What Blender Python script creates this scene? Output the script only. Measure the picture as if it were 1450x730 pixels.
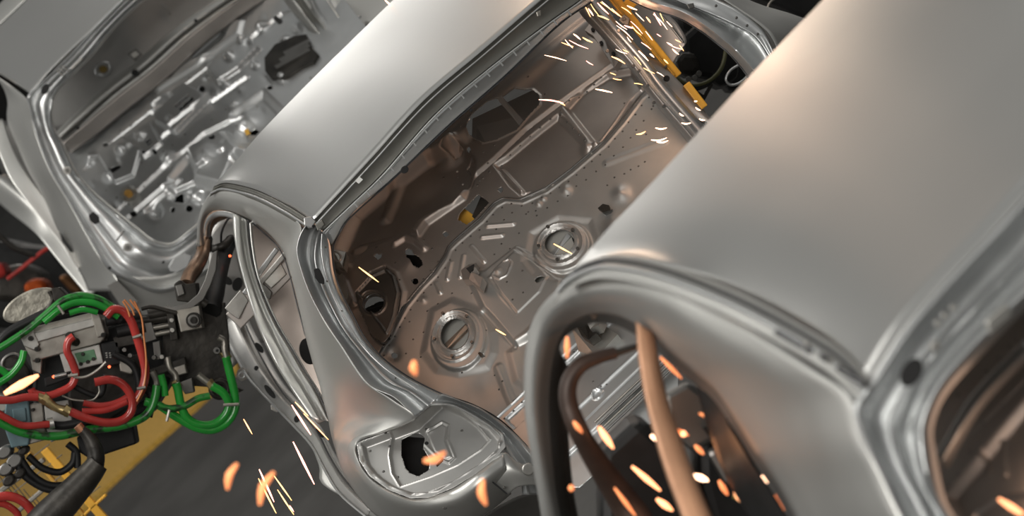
import bpy, bmesh, math, random
import numpy as np
from mathutils import Vector, Matrix
random.seed(7)
for o in list(bpy.data.objects): bpy.data.objects.remove(o)
SC = bpy.context.scene
COL = SC.collection
Z0 = 1.9                       # height of the middle car's rear roof corner above the floor

# ---------------------------------------------------------------- camera
F = 4729.0
AZ, EL, ROLL, DC = 0.121, 0.193, -0.759, 8.526
VV = np.array([math.sin(AZ)*math.cos(EL), math.cos(AZ)*math.cos(EL), -math.sin(EL)])
_r = np.cross(VV, [0, 0, 1]); _r /= np.linalg.norm(_r); _u = np.cross(_r, VV)
RR = math.cos(ROLL)*_r + math.sin(ROLL)*_u
UU = -math.sin(ROLL)*_r + math.cos(ROLL)*_u
POS = -(VV + RR*(440-725)/F + UU*(365-318)/F)*DC + np.array([0, 0, Z0])
cd = bpy.data.cameras.new('camera'); cam = bpy.data.objects.new('camera', cd); COL.objects.link(cam)
cam.matrix_world = Matrix(((RR[0], UU[0], -VV[0], POS[0]), (RR[1], UU[1], -VV[1], POS[1]),
                           (RR[2], UU[2], -VV[2], POS[2]), (0, 0, 0, 1)))
cd.sensor_width = 36; cd.lens = F/1450*36; cd.clip_end = 200
cd.dof.use_dof = True; cd.dof.focus_distance = 8.6; cd.dof.aperture_fstop = 5.6
SC.camera = cam

# ---------------------------------------------------------------- world, exposure, lamps
W = bpy.data.worlds.new('world'); SC.world = W; W.use_nodes = True
nt = W.node_tree; nt.nodes.clear()
wo = nt.nodes.new('ShaderNodeOutputWorld'); bg = nt.nodes.new('ShaderNodeBackground')
tc = nt.nodes.new('ShaderNodeTexCoord'); sx = nt.nodes.new('ShaderNodeSeparateXYZ'); cr = nt.nodes.new('ShaderNodeValToRGB')
nt.links.new(tc.outputs['Generated'], sx.inputs[0]); nt.links.new(sx.outputs['Z'], cr.inputs[0])
cr.color_ramp.elements[0].position = 0.0; cr.color_ramp.elements[0].color = (0.15, 0.147, 0.14, 1)
cr.color_ramp.elements[1].position = 0.9; cr.color_ramp.elements[1].color = (0.30, 0.30, 0.29, 1)
nt.links.new(cr.outputs[0], bg.inputs[0]); bg.inputs[1].default_value = 1.0
nt.links.new(bg.outputs[0], wo.inputs[0])
SC.view_settings.view_transform = 'Standard'; SC.view_settings.look = 'None'
SC.view_settings.gamma = 1; SC.view_settings.use_curve_mapping = False
SC.view_settings.exposure = 0.0

def area(name, loc, target, sx_, sy_, power, col=(1, .97, .92)):
    l = bpy.data.lights.new(name, 'AREA'); l.shape = 'RECTANGLE'; l.size = sx_; l.size_y = sy_; l.energy = power; l.color = col
    o = bpy.data.objects.new(name, l); COL.objects.link(o); o.location = loc
    o.rotation_euler = (Vector(target)-Vector(loc)).to_track_quat('-Z', 'Y').to_euler(); o['kind'] = 'structure'
    return o
def point(name, loc, power, col, r=.05):
    l = bpy.data.lights.new(name, 'POINT'); l.energy = power; l.color = col; l.shadow_soft_size = r
    o = bpy.data.objects.new(name, l); COL.objects.link(o); o.location = loc; o['kind'] = 'structure'
    return o
# hall lamps far ahead and overhead, plus an added fill on the left
LAMPS = True
area('ceiling_lamp_ahead', (2.2, 13, 3.85), (.5, 0, 1.9), 2.0, .9, 46)
area('added_fill_left', (-2.0, 1.5, 6.5), (.3, 5, 1.8), 2, 2, 170)  # added fill, brightens the interior of the far car
area('ceiling_lamp_warm', (4.2, 13, 5.7), (.5, -3, 1.9), 1.0, .7, 24, (1, .78, .60))
area('ceiling_lamp_above', (-3.5, 1, 7), (0, 0, 1.5), 3, 8, 190)
area('ceiling_lamp_behind', (-2.5, -8, 5.5), (0.6, 0, 1.2), 5, 3, 500)
area('ceiling_lamp_side', (6, 4, 6.5), (1, 0, 1.5), 2, 8, 110)

# ---------------------------------------------------------------- pixel ray helpers (reference frame 1450 x 730)
def ray(px, py):
    return VV + RR*((px-725)/F) + UU*((365-py)/F)
def P(px, py, y):
    """point seen at px,py at the longitudinal station y (metres ahead of the middle car's rear roof corner)"""
    d = ray(px, py); t = (y-POS[1])/d[1]
    return POS + d*t
def mpp(y): return (y-POS[1])/F*1.03          # metres per pixel at station y
def cr1(pts, n):
    """Catmull-Rom through rows (k,dim) -> n rows, uniform in chord length"""
    p = np.asarray(pts, float); k = len(p)
    if k == 2:
        t = np.linspace(0, 1, n)[:, None]; return p[0]*(1-t)+p[1]*t
    a = np.vstack([2*p[0]-p[1], p, 2*p[-1]-p[-2]])
    L = np.concatenate([[0], np.cumsum(np.linalg.norm(np.diff(p[:, :2], axis=0), axis=1)+1e-9)])
    s = np.linspace(0, L[-1], n); out = []
    for v in s:
        i = min(max(int(np.searchsorted(L, v)-1), 0), k-2); t = (v-L[i])/(L[i+1]-L[i])
        p0, p1, p2, p3 = a[i], a[i+1], a[i+2], a[i+3]
        out.append(.5*((2*p1)+(-p0+p2)*t+(2*p0-5*p1+4*p2-p3)*t*t+(-p0+3*p1-3*p2+p3)*t**3))
    return np.array(out)

# ---------------------------------------------------------------- materials
def mat(name, col, rough=.4, metal=1.0, var=.12, scale=6, bump=.0, emit=None, estr=0, rvar=.1, spec=.5, col2=None, thr=None):
    m = bpy.data.materials.new(name); m.use_nodes = True; t = m.node_tree; b = t.nodes['Principled BSDF']
    b.inputs['Metallic'].default_value = metal; b.inputs['Roughness'].default_value = rough
    b.inputs['Specular IOR Level'].default_value = spec
    co = t.nodes.new('ShaderNodeTexCoord'); n = t.nodes.new('ShaderNodeTexNoise')
    n.inputs['Scale'].default_value = scale; n.inputs['Detail'].default_value = 6
    t.links.new(co.outputs['Object'], n.inputs['Vector'])
    r = t.nodes.new('ShaderNodeValToRGB'); e = r.color_ramp.elements
    c2 = col2 or tuple(min(1, c*(1+var)) for c in col)
    e[0].position = .35 if thr is None else thr-.04; e[1].position = .65 if thr is None else thr+.04
    e[0].color = (*[c*(1-var) for c in col], 1) if col2 is None else (*col, 1); e[1].color = (*c2, 1)
    t.links.new(n.outputs['Fac'], r.inputs[0]); t.links.new(r.outputs[0], b.inputs['Base Color'])
    mr = t.nodes.new('ShaderNodeMapRange'); mr.inputs['To Min'].default_value = rough*(1-rvar); mr.inputs['To Max'].default_value = rough*(1+rvar)
    n2 = t.nodes.new('ShaderNodeTexNoise'); n2.inputs['Scale'].default_value = scale*2.3; n2.inputs['Detail'].default_value = 4
    t.links.new(co.outputs['Object'], n2.inputs['Vector'])
    t.links.new(n2.outputs['Fac'], mr.inputs['Value']); t.links.new(mr.outputs[0], b.inputs['Roughness'])
    if bump:
        bp = t.nodes.new('ShaderNodeBump'); bp.inputs['Strength'].default_value = bump; bp.inputs['Distance'].default_value = .01
        t.links.new(n2.outputs['Fac'], bp.inputs['Height']); t.links.new(bp.outputs[0], b.inputs['Normal'])
    if emit:
        b.inputs['Emission Color'].default_value = (*emit, 1); b.inputs['Emission Strength'].default_value = estr
    return m
M_ROOF = mat('bare_sheet_steel', (.56, .56, .545), .29, .95, .02, 1.5)
M_PANEL = mat('pressed_steel', (.50, .50, .48), .42, .82, .03, 3)
M_GALV = mat('galvanised_steel', (.55, .56, .56), .36, .85, .06, 9, .03)
M_SHEET = mat('floor_pan_steel', (.46, .455, .44), .46, .85, .10, 5, .04)
M_WALL = mat('bulkhead_steel', (.42, .39, .365), .46, .85, .12, 5, .04)
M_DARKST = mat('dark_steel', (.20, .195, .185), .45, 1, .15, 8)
M_OLIVE = mat('header_steel', (.30, .295, .27), .42, 1, .08, 6)
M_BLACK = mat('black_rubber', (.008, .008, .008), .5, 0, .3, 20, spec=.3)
M_HOLE = mat('dark_cavity', (.01, .01, .01), .8, 0, .2, 10)
M_SEAL = mat('sealer_black', (.02, .02, .022), .4, 0, .3, 20)
M_IRON = mat('oiled_iron', (.030, .027, .023), .45, .5, .4, 14, .2)
M_BRACK = mat('bare_aluminium', (.34, .32, .285), .42, .9, .18, 12, .1)
M_ALU = mat('brushed_aluminium', (.50, .49, .46), .38, .9, .12, 20, .05)
M_COPPER = mat('copper_pipe', (.33, .21, .14), .38, .9, .35, 14, .15)
M_BRASS = mat('brass_fitting', (.38, .29, .14), .35, .9, .2, 14)
M_GREEN = mat('green_hose', (.014, .21, .026), .17, 0, .25, 9)
M_GREEND = mat('green_hose_dirty', (.012, .16, .02), .3, 0, .2, 30, 0, col2=(.008, .03, .008), thr=.56)
M_RED = mat('red_hose', (.30, .027, .022), .17, 0, .25, 9)
M_YEL = mat('yellow_paint', (.50, .27, .04), .5, 0, .2, 9)
M_YELB = mat('yellow_fixture', (.80, .42, .05), .4, 0, .15, 9)
M_BLUE = mat('blue_grey_paint', (.10, .16, .18), .45, .2, .2, 12)
M_FLOOR = mat('concrete', (.075, .073, .070), .85, 0, .15, 2, .05, spec=.15)
M_WALLB = mat('dark_hall', (.02, .019, .018), .8, 0, .3, 3)
M_SPARK = mat('spark_hot', (1, .5, .2), .5, 0, 0, 1, emit=(1, .42, .16), estr=5)
M_SPARKY = mat('spark_yellow', (1, .6, .2), .5, 0, 0, 1, emit=(1, .56, .20), estr=3.5)
M_SPARKW = mat('spark_white', (1, .7, .5), .5, 0, 0, 1, emit=(1, .60, .38), estr=5)
M_SPARKP = mat('spark_pink', (1, .5, .4), .5, 0, 0, 1, emit=(1, .38, .28), estr=5)
M_EMBER = mat('ember_orange', (1, .4, .15), .5, 0, 0, 1, emit=(1, .27, .10), estr=.95)
M_EMBERH = mat('ember_bright', (1, .5, .25), .5, 0, 0, 1, emit=(1, .40, .18), estr=2.6)
M_LED = mat('red_led', (1, .1, .05), .5, 0, 0, 1, emit=(1, .12, .04), estr=4)

# ---------------------------------------------------------------- object helpers
def thing(name, label, cat, loc, group=None):
    o = bpy.data.objects.new(name, None); COL.objects.link(o); o.location = loc; o.empty_display_size = .1
    o['label'] = label; o['category'] = cat
    if group: o['group'] = group
    return o
def origin(o):
    v = Vector((0, 0, 0))
    while o is not None: v += o.location; o = o.parent
    return v
def obj(name, verts, faces, m, parent=None, smooth=True, solid=0, bevel=0, ang=35, label=None, kind=None, off=-1):
    me = bpy.data.meshes.new(name)
    base = np.array(origin(parent)) if parent else np.zeros(3)
    v = np.asarray(verts, float)
    if parent is None and kind is None:
        base = v.mean(axis=0); base[2] = v[:, 2].min()
    me.from_pydata((v-base).tolist(), [], faces if isinstance(faces, list) else faces.tolist())
    me.validate(); me.update(); me.materials.append(m)
    if smooth:
        for p in me.polygons: p.use_smooth = True
        try: me.set_sharp_from_angle(angle=math.radians(ang))
        except Exception: pass
    o = bpy.data.objects.new(name, me); COL.objects.link(o)
    if parent: o.parent = parent
    elif kind is None: o.location = base
    if solid:
        s = o.modifiers.new('thickness', 'SOLIDIFY'); s.thickness = solid; s.offset = off
    if bevel:
        b = o.modifiers.new('bevel', 'BEVEL'); b.width = bevel; b.segments = 2; b.limit_method = 'ANGLE'
    if label: o['label'] = label
    if kind: o['kind'] = kind
    return o
def tag(o, label, cat, group=None):
    o['label'] = label; o['category'] = cat
    if group: o['group'] = group
    return o
def grid_faces(nr, nc):
    i = np.arange(nr-1)[:, None]*nc+np.arange(nc-1)[None, :]
    i = i.ravel(); return np.stack([i, i+1, i+nc+1, i+nc], 1)
def orient(verts, faces):
    """wind faces so that they look at the camera side"""
    v = np.asarray(verts); f = np.asarray(faces)
    n = np.cross(v[f[:, 1]]-v[f[:, 0]], v[f[:, 3]]-v[f[:, 0]]); d = POS-v[f[:, 0]]
    return f[:, ::-1] if (n*d).sum() < 0 else f
def loft(name, st, m, parent, nu=40, nv=10, solid=.0015, lin=False, **k):
    """st: stations, each a list of (px,py,y); smooth along stations and across"""
    cols = len(st[0])
    A = np.array([[tuple(q) for q in s] for s in st], float)
    along = np.stack([cr1(A[:, c], nu) for c in range(cols)], 1)
    if lin:
        rows = []
        for r in along:
            out = []
            for c in range(cols-1):
                t = np.linspace(0, 1, 4, endpoint=(c == cols-2))[:, None]; out.append(r[c]*(1-t)+r[c+1]*t)
            rows.append(np.vstack(out))
        G = np.array(rows)
    else:
        G = np.array([cr1(r, nv) for r in along])
    nr, nc = G.shape[:2]
    v = np.array([P(*q) for q in G.reshape(-1, 3)])
    return obj(name, v, orient(v, grid_faces(nr, nc)), m, parent, solid=solid, **k)
def prof(a, b, pr):
    """station from outer a to inner b with profile [(t,dy)]"""
    a = np.array(a, float); b = np.array(b, float); return [tuple(a*(1-t)+b*t+np.array([0, 0, dy])) for t, dy in pr]
def tube(name, pts, r, m, parent=None, n=60, sides=12, cap=True, smooth=True, **k):
    """pts (px,py,y); r radius in px (number or list)"""
    q = cr1(pts, n) if smooth else np.array(pts, float)
    c = np.array([P(*a) for a in q]); n = len(c)
    rad = np.interp(np.linspace(0, 1, n), np.linspace(0, 1, len(r)), r) if hasattr(r, '__len__') else np.full(n, float(r))
    rad = rad*np.array([mpp(a[2]) for a in q])
    return tube3(name, c, rad, m, parent, sides, cap, **k)
def tube3(name, c, rad, m, parent=None, sides=12, cap=True, **k):
    n = len(c); T = np.gradient(c, axis=0); T /= np.linalg.norm(T, axis=1)[:, None]+1e-12
    ref = np.cross(T[0], [0.3, .5, .81]); ref /= np.linalg.norm(ref)
    vs = []
    for i in range(n):
        ref = ref-T[i]*(ref@T[i]); ref /= np.linalg.norm(ref); b = np.cross(T[i], ref)
        for s in range(sides):
            a = 2*math.pi*s/sides; vs.append(c[i]+(ref*math.cos(a)+b*math.sin(a))*rad[i])
    fs = []
    for i in range(n-1):
        for s in range(sides):
            s2 = (s+1) % sides; fs.append([i*sides+s, i*sides+s2, (i+1)*sides+s2, (i+1)*sides+s])
    if cap:
        fs.append(list(range(sides))[::-1]); fs.append([(n-1)*sides+s for s in range(sides)])
    return obj(name, np.array(vs), fs, m, parent, ang=50, **k)
def slab(name, poly, y, thick, m, parent=None, bevel=.002, dirv=None, smooth=False, **k):
    """solid block: front outline (px polygon; y number or per-vertex), pushed back by thick metres along the view axis"""
    d = VV if dirv is None else np.array(dirv, float)
    ys = y if hasattr(y, '__len__') else [y]*len(poly)
    a = np.array([P(p[0], p[1], yy) for p, yy in zip(poly, ys)]); b = a+d*thick; n = len(a)
    area2 = sum(poly[i][0]*poly[(i+1) % n][1]-poly[(i+1) % n][0]*poly[i][1] for i in range(n))
    fs = [list(range(n)), list(range(2*n-1, n-1, -1))]+[[i, i+n, (i+1) % n+n, (i+1) % n] for i in range(n)]
    if area2 > 0: fs = [f[::-1] for f in fs]
    return obj(name, np.vstack([a, b]), fs, m, parent, smooth=smooth, bevel=bevel, **k)
def circ(cx, cy, rx, ry=None, rot=0, n=28):
    ry = ry or rx; c, s = math.cos(math.radians(rot)), math.sin(math.radians(rot))
    return [(cx+rx*math.cos(a)*c-ry*math.sin(a)*s, cy+rx*math.cos(a)*s+ry*math.sin(a)*c) for a in np.linspace(0, 2*math.pi, n, endpoint=False)]
def disc(name, cx, cy, rx, y, thick, m, parent, ry=None, rot=0, **k):
    return slab(name, circ(cx, cy, rx, ry, rot), y, thick, m, parent, bevel=k.pop('bevel', .001), smooth=True, **k)
def cyl(name, p0, p1, r, m, parent=None, **k):
    return tube(name, [p0, p1], r, m, parent, n=2, sides=k.pop('sides', 20), **k)
def ringtube(name, cx, cy, rx, ry, y, r, m, parent, rot=0, **k):
    p = circ(cx, cy, rx, ry, rot, 40); p.append(p[0])
    return tube(name, [(a, b, y) for a, b in p], r, m, parent, smooth=False, cap=False, sides=8, **k)

# ---- signed distance helpers for pressed sheets
def sd_poly(X, Y, poly):
    p = np.array(poly); q = np.roll(p, -1, 0); d = np.full(X.shape, 1e18); ins = np.zeros(X.shape, bool)
    for (ax, ay), (bx, by) in zip(p, q):
        ex, ey = bx-ax, by-ay; wx, wy = X-ax, Y-ay
        t = np.clip((wx*ex+wy*ey)/(ex*ex+ey*ey+1e-12), 0, 1)
        d = np.minimum(d, (wx-ex*t)**2+(wy-ey*t)**2)
        c = ((ay <= Y) & (by > Y)) | ((by <= Y) & (ay > Y))
        with np.errstate(divide='ignore', invalid='ignore'):
            xi = ax+(Y-ay)/(by-ay if by != ay else 1e-12)*ex
        ins ^= c & (X < xi)
    d = np.sqrt(d); return np.where(ins, -d, d)
def sd_line(X, Y, pts):
    d = np.full(X.shape, 1e18)
    for (ax, ay), (bx, by) in zip(pts[:-1], pts[1:]):
        ex, ey = bx-ax, by-ay; wx, wy = X-ax, Y-ay
        t = np.clip((wx*ex+wy*ey)/(ex*ex+ey*ey+1e-12), 0, 1)
        d = np.minimum(d, (wx-ex*t)**2+(wy-ey*t)**2)
    return np.sqrt(d)
def sstep(x): x = np.clip(x, 0, 1); return x*x*(3-2*x)
class Sheet:
    """a pressed steel sheet: plane through three traced points, height field features in its own plane, cut-outs"""
    def __init__(s, p0, p1, p2, outline, cell=1.5, smooth_outline=True):
        s.a = P(*p0); b = P(*p1); c = P(*p2)
        n = np.cross(b-s.a, c-s.a); n /= np.linalg.norm(n)
        if n@(POS-s.a) < 0: n = -n
        s.n = n; s.k = .55; s.e1 = (b-s.a)/np.linalg.norm(b-s.a); s.e2 = np.cross(n, s.e1)
        s.s = mpp(p0[2]); s.out = [s.uv(*p) for p in outline]
        o = np.array(s.out); h = cell*s.s; s.h = h
        u = np.arange(o[:, 0].min()-h, o[:, 0].max()+2*h, h); v = np.arange(o[:, 1].min()-h, o[:, 1].max()+2*h, h)
        s.X, s.Y = np.meshgrid(u, v); s.H = np.zeros_like(s.X); s.cut = [sd_poly(s.X, s.Y, s.out)]
    def uv(s, px, py):
        d = ray(px, py); t = ((s.a-POS)@s.n)/(d@s.n); q = POS+d*t-s.a; return (q@s.e1, q@s.e2)
    def pix(s, px, py, lift=0):
        u, v = s.uv(px, py); return s.a+s.e1*u+s.e2*v+s.n*(s.hat(u, v)+lift)
    def hat(s, u, v):
        i = int(np.clip(round((v-s.Y[0, 0])/s.h), 0, s.X.shape[0]-1)); j = int(np.clip(round((u-s.X[0, 0])/s.h), 0, s.X.shape[1]-1))
        return s.H[i, j]
    def poly(s, pts, hgt, soft=5):
        d = sd_poly(s.X, s.Y, [s.uv(*p) for p in pts]); s.H += s.k*hgt*sstep(.5-d/(soft*s.s)); return s
    def rib(s, pts, w, hgt):
        d = sd_line(s.X, s.Y, [s.uv(*p) for p in pts])/(w*s.s); s.H += s.k*hgt*sstep(1-d); return s
    def loop(s, pts, w, hgt): return s.rib(list(pts)+[pts[0]], w, hgt)
    def bump(s, cx, cy, r, hgt, ry=None, rot=0):
        c, q = s.uv(cx, cy); u1 = np.array(s.uv(cx+r*math.cos(math.radians(rot)), cy+r*math.sin(math.radians(rot))))-(c, q)
        ry = ry or r; u2 = np.array(s.uv(cx-ry*math.sin(math.radians(rot)), cy+ry*math.cos(math.radians(rot))))-(c, q)
        Mi = np.linalg.inv(np.array([u1, u2]).T); dx, dy = s.X-c, s.Y-q
        a = Mi[0, 0]*dx+Mi[0, 1]*dy; b = Mi[1, 0]*dx+Mi[1, 1]*dy
        s.H += s.k*hgt*np.exp(-(a*a+b*b)*1.4); return s
    def hole(s, pts):
        s.cut.append(-sd_poly(s.X, s.Y, [s.uv(*p) for p in pts])); return s
    def build(s, name, m, parent, solid=.002, label=None):
        C = np.max(np.array(s.cut), axis=0); X, Y = s.X.copy(), s.Y.copy(); h = s.h
        gy, gx = np.gradient(C, h); g = np.sqrt(gx**2+gy**2)+1e-9
        near = (np.abs(C) < h*.8); X[near] -= (C*gx/g**2)[near]; Y[near] -= (C*gy/g**2)[near]; C = np.where(near, 0, C)
        nr, nc = X.shape; f = grid_faces(nr, nc); cf = C.ravel()
        keep = (cf[f] <= h*.05).all(1); f = f[keep]
        vid = np.unique(f); mp = -np.ones(nr*nc, int); mp[vid] = np.arange(len(vid))
        x, y, H = X.ravel()[vid], Y.ravel()[vid], s.H.ravel()[vid]
        v = s.a+np.outer(x, s.e1)+np.outer(y, s.e2)+np.outer(H, s.n)
        return obj(name, v, orient(v, mp[f]), m, parent, solid=solid, ang=50, label=label)
    def plug(s, name, poly, lift, m, parent, thick=.004, **k):
        """a small flat plate lying on (or, with lift < 0, under) the sheet"""
        a = np.array([s.pix(px, py, lift) for px, py in poly]); b = a-s.n*thick; n = len(a)
        fs = [list(range(n)), list(range(2*n-1, n-1, -1))]+[[i, i+n, (i+1) % n+n, (i+1) % n] for i in range(n)]
        if np.cross(a[1]-a[0], a[2]-a[0])@s.n < 0: fs = [f[::-1] for f in fs]
        return obj(name, np.vstack([a, b]), fs, m, parent, smooth=False, **k)
    def dots(s, name, pts, r, m, parent, h=.0025, kind=None):
        """spot-weld nuggets: low domes on the sheet"""
        R = r*s.s; V = [s.n*h]; Fc = []
        for rr, hh in ((.6, .8), (1, 0)):
            for k in range(8):
                a = k*math.pi/4; V.append((s.e1*math.cos(a)+s.e2*math.sin(a))*R*rr+s.n*h*hh)
        for k in range(8):
            k2 = (k+1) % 8; Fc.append([0, 1+k, 1+k2]); Fc.append([1+k, 9+k, 9+k2, 1+k2])
        base = Vector(origin(parent)); me = None
        for px, py in pts:
            if me is None:
                o = obj(name.replace('spots', 'spot'), np.array(V)+np.array(base), Fc, m, parent); me = o.data
            else:
                o = bpy.data.objects.new(name.replace('spots', 'spot'), me); COL.objects.link(o); o.parent = parent
            o.location = Vector(s.pix(px, py))-base
def along(pts, step, jit=0):
    p = np.array(pts, float); L = np.concatenate([[0], np.cumsum(np.linalg.norm(np.diff(p, axis=0), axis=1))])
    s = np.arange(step/2, L[-1], step)
    return [(np.interp(v, L, p[:, 0])+random.uniform(-jit, jit), np.interp(v, L, p[:, 1])+random.uniform(-jit, jit)) for v in s]
def shift(pts, dx, dy): return [(a+dx, b+dy) for a, b in pts]

def roof(name, r0, r1, edge, y0, y1, m, parent, nt=26, nc=60, lip=(12, 14)):
    """roof skin between the rear edge r0 (station y0) and the front edge r1 (station y1); edge = traced side edge, front to rear"""
    a = cr1([(p[0], p[1], 0) for p in r0], nc)[:, :2]; b = cr1([(p[0], p[1], 0) for p in r1], nc)[:, :2]
    e = cr1([(p[0], p[1], 0) for p in edge], nt)[::-1, :2]
    V = []; tt = np.linspace(0, 1, nt); of_ = e-(a[0][None]*(1-tt)[:, None]+b[0][None]*tt[:, None]); q_ = tt*(1-tt)
    px_ = np.array([-1, 1, 0])*((of_[:, 0]*q_).sum()/(q_*q_).sum()); py_ = np.array([-1, 1, 0])*((of_[:, 1]*q_).sum()/(q_*q_).sum())
    for i in range(nt):
        t = i/(nt-1); row = a*(1-t)+b*t; off = e[i]-row[0]; so = np.array([np.polyval(px_, t), np.polyval(py_, t)])
        w = np.exp(-np.arange(nc)/2.0)[:, None]; row = row+off*w+so*(1-w)
        V += [P(q[0], q[1], y0*(1-t)+y1*t) for q in row]
    for k in (1, 2):
        V += [P(q[0]+lip[0]*k*k, q[1]+lip[1]*k*k, y1+.04*k) for q in b]
    v = np.array(V); return obj(name, v, orient(v, grid_faces(nt+2, nc)), m, parent, solid=.002)
# ================================================================ the hall
def quad(name, pts, m, kind='structure'):
    return obj(name, np.array(pts, float), [[0, 1, 2, 3]], m, None, smooth=False, kind=kind)
quad('floor', [(-14, -12, 0), (16, -12, 0), (16, 34, 0), (-14, 34, 0)], M_FLOOR)
quad('wall_back', [(-14, 34, 0), (16, 34, 0), (16, 34, 5), (-14, 34, 5)], M_WALLB)

# ================================================================ middle car body
car = thing('car_body', 'bare steel car body in the middle, with an empty tail lamp pocket and open tailgate', 'car body', (0.55, .6, 0.6))
M0 = [(443,312),(470,283),(530,218),(600,141),(680,73),(762,2),(800,-28),(850,-66)]
roof('roof_panel', M0, [(302,264),(312,252),(330,232),(372,184),(430,124),(500,55),(560,-3),(610,-50),(660,-95)],
     [(302,264),(317,258),(342,262),(370,271),(408,291),(443,312)], 0, 1.3, M_ROOF, car)
# drip channel between roof and side
G = [(302,266,1.3),(317,260,1.2),(342,264,.98),(370,273,.7),(408,293,.3),(441,314,0)]
loft('drip_channel', [[(x,y,d),(x-1,y+2.5,d+.03),(x-2.5,y+5,d+.03),(x-3,y+7,d-.005),(x-4,y+9.5,d),(x-5,y+12,d+.02)] for x,y,d in G], M_OLIVE, car, nu=50, nv=16)
tube('drip_rail', [(x-3.2,y+7.5,d-.012) for x,y,d in G], 1.5, M_GALV, car)
tube('sealer_bead', [(x+.2,y+1.4,d+.005) for x,y,d in G], 1.0, M_OLIVE, car)
slab('corner_bracket', [(430,308),(441,306),(447,313),(441,323),(431,319)], -.03, .02, M_GALV, car)
slab('corner_tab', [(446,318),(456,310),(460,318),(450,327)], -.03, .02, M_OLIVE, car)
disc('bolt', 443.5, 320, 1.8, -.04, .01, M_BLACK, car)
def bul(a, b, k=.09, kp=0):
    a = np.array(a, float); b = np.array(b, float)
    return [tuple(a), tuple(a*.72+b*.28+np.array([0, 0, -k*.8])), tuple(a*.4+b*.6+np.array([0, 0, -k])), tuple(a*.12+b*.88+np.array([0, 0, -k*.45])), tuple(b)]
S = [((291,352,1.8),(279,352,1.8)),((288,330,1.7),(279,326,1.7)),((290,312,1.62),(282,306,1.6)),((299,300,1.5),(289,286,1.48)),((315,297,1.36),(303,271.5,1.3)),
     ((335,302,1.15),(342,274,.95)),((359,314,1.02),(391,295,.5)),((382,332,.97),(420,312,.15)),((400,354,.92),(426,326,.04)),
     ((409,378,.86),(421,352,.02)),((418,411,.8),(428,385,0)),((431,470,.72),(455,446,-.05)),((443,515,.64),(482,487,-.1)),
     ((452,543,.56),(519,541,-.15)),((458,568,.5),(555,566,-.18)),((464,590,.45),(588,592,-.2))]
T = [((464,590,.45),(588,592,-.2)),((468,612,.42),(546,611,-.08)),((474,634,.4),(506,626,0)),((484,664,.33),(511,655,-.04)),((502,695,.28),(530,680,-.1)),
     ((535,731,.2),(560,698,-.16)),((590,752,.1),(594,706,-.2)),((645,752,0),(640,692,-.24)),((690,726,-.06),(676,668,-.28)),((724,699,-.08),(712,640,-.26))]
loft('side_panel', [bul(a, b, .02+.006*min(i, 14)) for i, (a, b) in enumerate(S+T[1:])], M_PANEL, car, nu=170, nv=20)
# tailgate aperture: channel along the pillar
Fl = [((444,313,0),(464,334,.02)),((430,324,0),(468,350,.05)),((421,352,0),(472,382,.06)),((428,385,-.02),(482,414,.05)),((441,419,-.05),(497,443,.03)),
      ((459,452,-.07),(515,477,.01)),((482,487,-.1),(541,506,-.02)),((519,541,-.15),(578,533,-.08)),((560,563,-.18),(606,548,-.12)),((588,592,-.2),(628,558,-.16))]
pr = [(0,0),(.1,.05),(.3,.075),(.45,.035),(.55,.03),(.68,.05),(.8,.035),(.92,.0),(1,.03)]
loft('tailgate_channel', [prof(a, b, pr) for a, b in Fl], M_GALV, car, nu=80, nv=40, ang=60)
tube('pillar_weld_seam', [(456,331,.03),(455,352,.03),(459,380,.02),(470,415,0),(489,452,-.03),(512,488,-.07),(545,521,-.1),(590,551,-.15)], 1.3, M_GALV, car)
slab('pillar_hole', [(444,381),(450,379),(454,383),(459,395),(459,402),(452,401),(446,393)], -.045, .004, M_HOLE, car)
for q in [(461,350),(463,398),(484,440),(526,503),(601,556),(560,535)]:
    disc('weld_dot', q[0], q[1], 1.4, -.07 if q[1] > 480 else -.0, .01, M_DARKST, car)
# roof rear header
Hd = [((443,313,0),(457,327,0),(470,346,.02)),((477,276,0),(492,294,0),(498,304,.02)),((525,224,0),(542,246,0),(555,254,.02)),((600,142,0),(617,161,0),(633,180,.02)),
      ((680,74,0),(698,92,0),(716,107,.02)),((762,4,0),(780,30,0),(792,34,.02)),((800,-26,0),(820,2,0),(838,2,.02)),((850,-64,0),(868,-38,0),(884,-34,.02))]
def hd(o, m_, i):
    o, m_, i = map(np.array, (o, m_, i)); z = lambda k: np.array([0, 0, k])
    return [tuple(q) for q in (o, o*.88+m_*.12+z(.012), o*.45+m_*.55+z(.02), m_+z(.022), m_*.8+i*.2-z(.005), m_*.35+i*.65+z(.0), i+z(.01))]
loft('roof_header', [hd(*h)[:4] for h in Hd], M_OLIVE, car, nu=60, nv=18)
loft('header_flange', [hd(*h)[3:] for h in Hd], M_GALV, car, nu=60, nv=14)
tube('header_edge_rail', [(h[0][0]+4, h[0][1]+4.5, 0.0) for h in Hd], 1.2, M_GALV, car)
mid = [(h[1][0]+1, h[1][1]+1) for h in Hd]
tube('flange_lip', [(a, b, -.02) for a, b in mid], 1.1, M_GALV, car)
for a, b in along(mid[1:], 24)[:-3]:
    slab('flange_notch', [(a-1,b+1),(a+1,b),(a+6,b+6),(a+4,b+7.5)], -.025, .01, M_GALV, car, bevel=.0005)
disc('flange_hole', 573, 240, 6, -.03, .004, M_HOLE, car, ry=5, rot=-40)
disc('flange_hole', 667, 156, 3, -.03, .004, M_HOLE, car, ry=1.6, rot=-40)
slab('header_label', [(503,256),(509,250),(514,254),(508,260)], -.02, .004, mat('white_label', (.75,.75,.72), .5, 0), car, bevel=.0005)
slab('header_clip', [(759,17),(766,14),(767,22),(761,24)], -.02, .01, M_BRACK, car)
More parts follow.
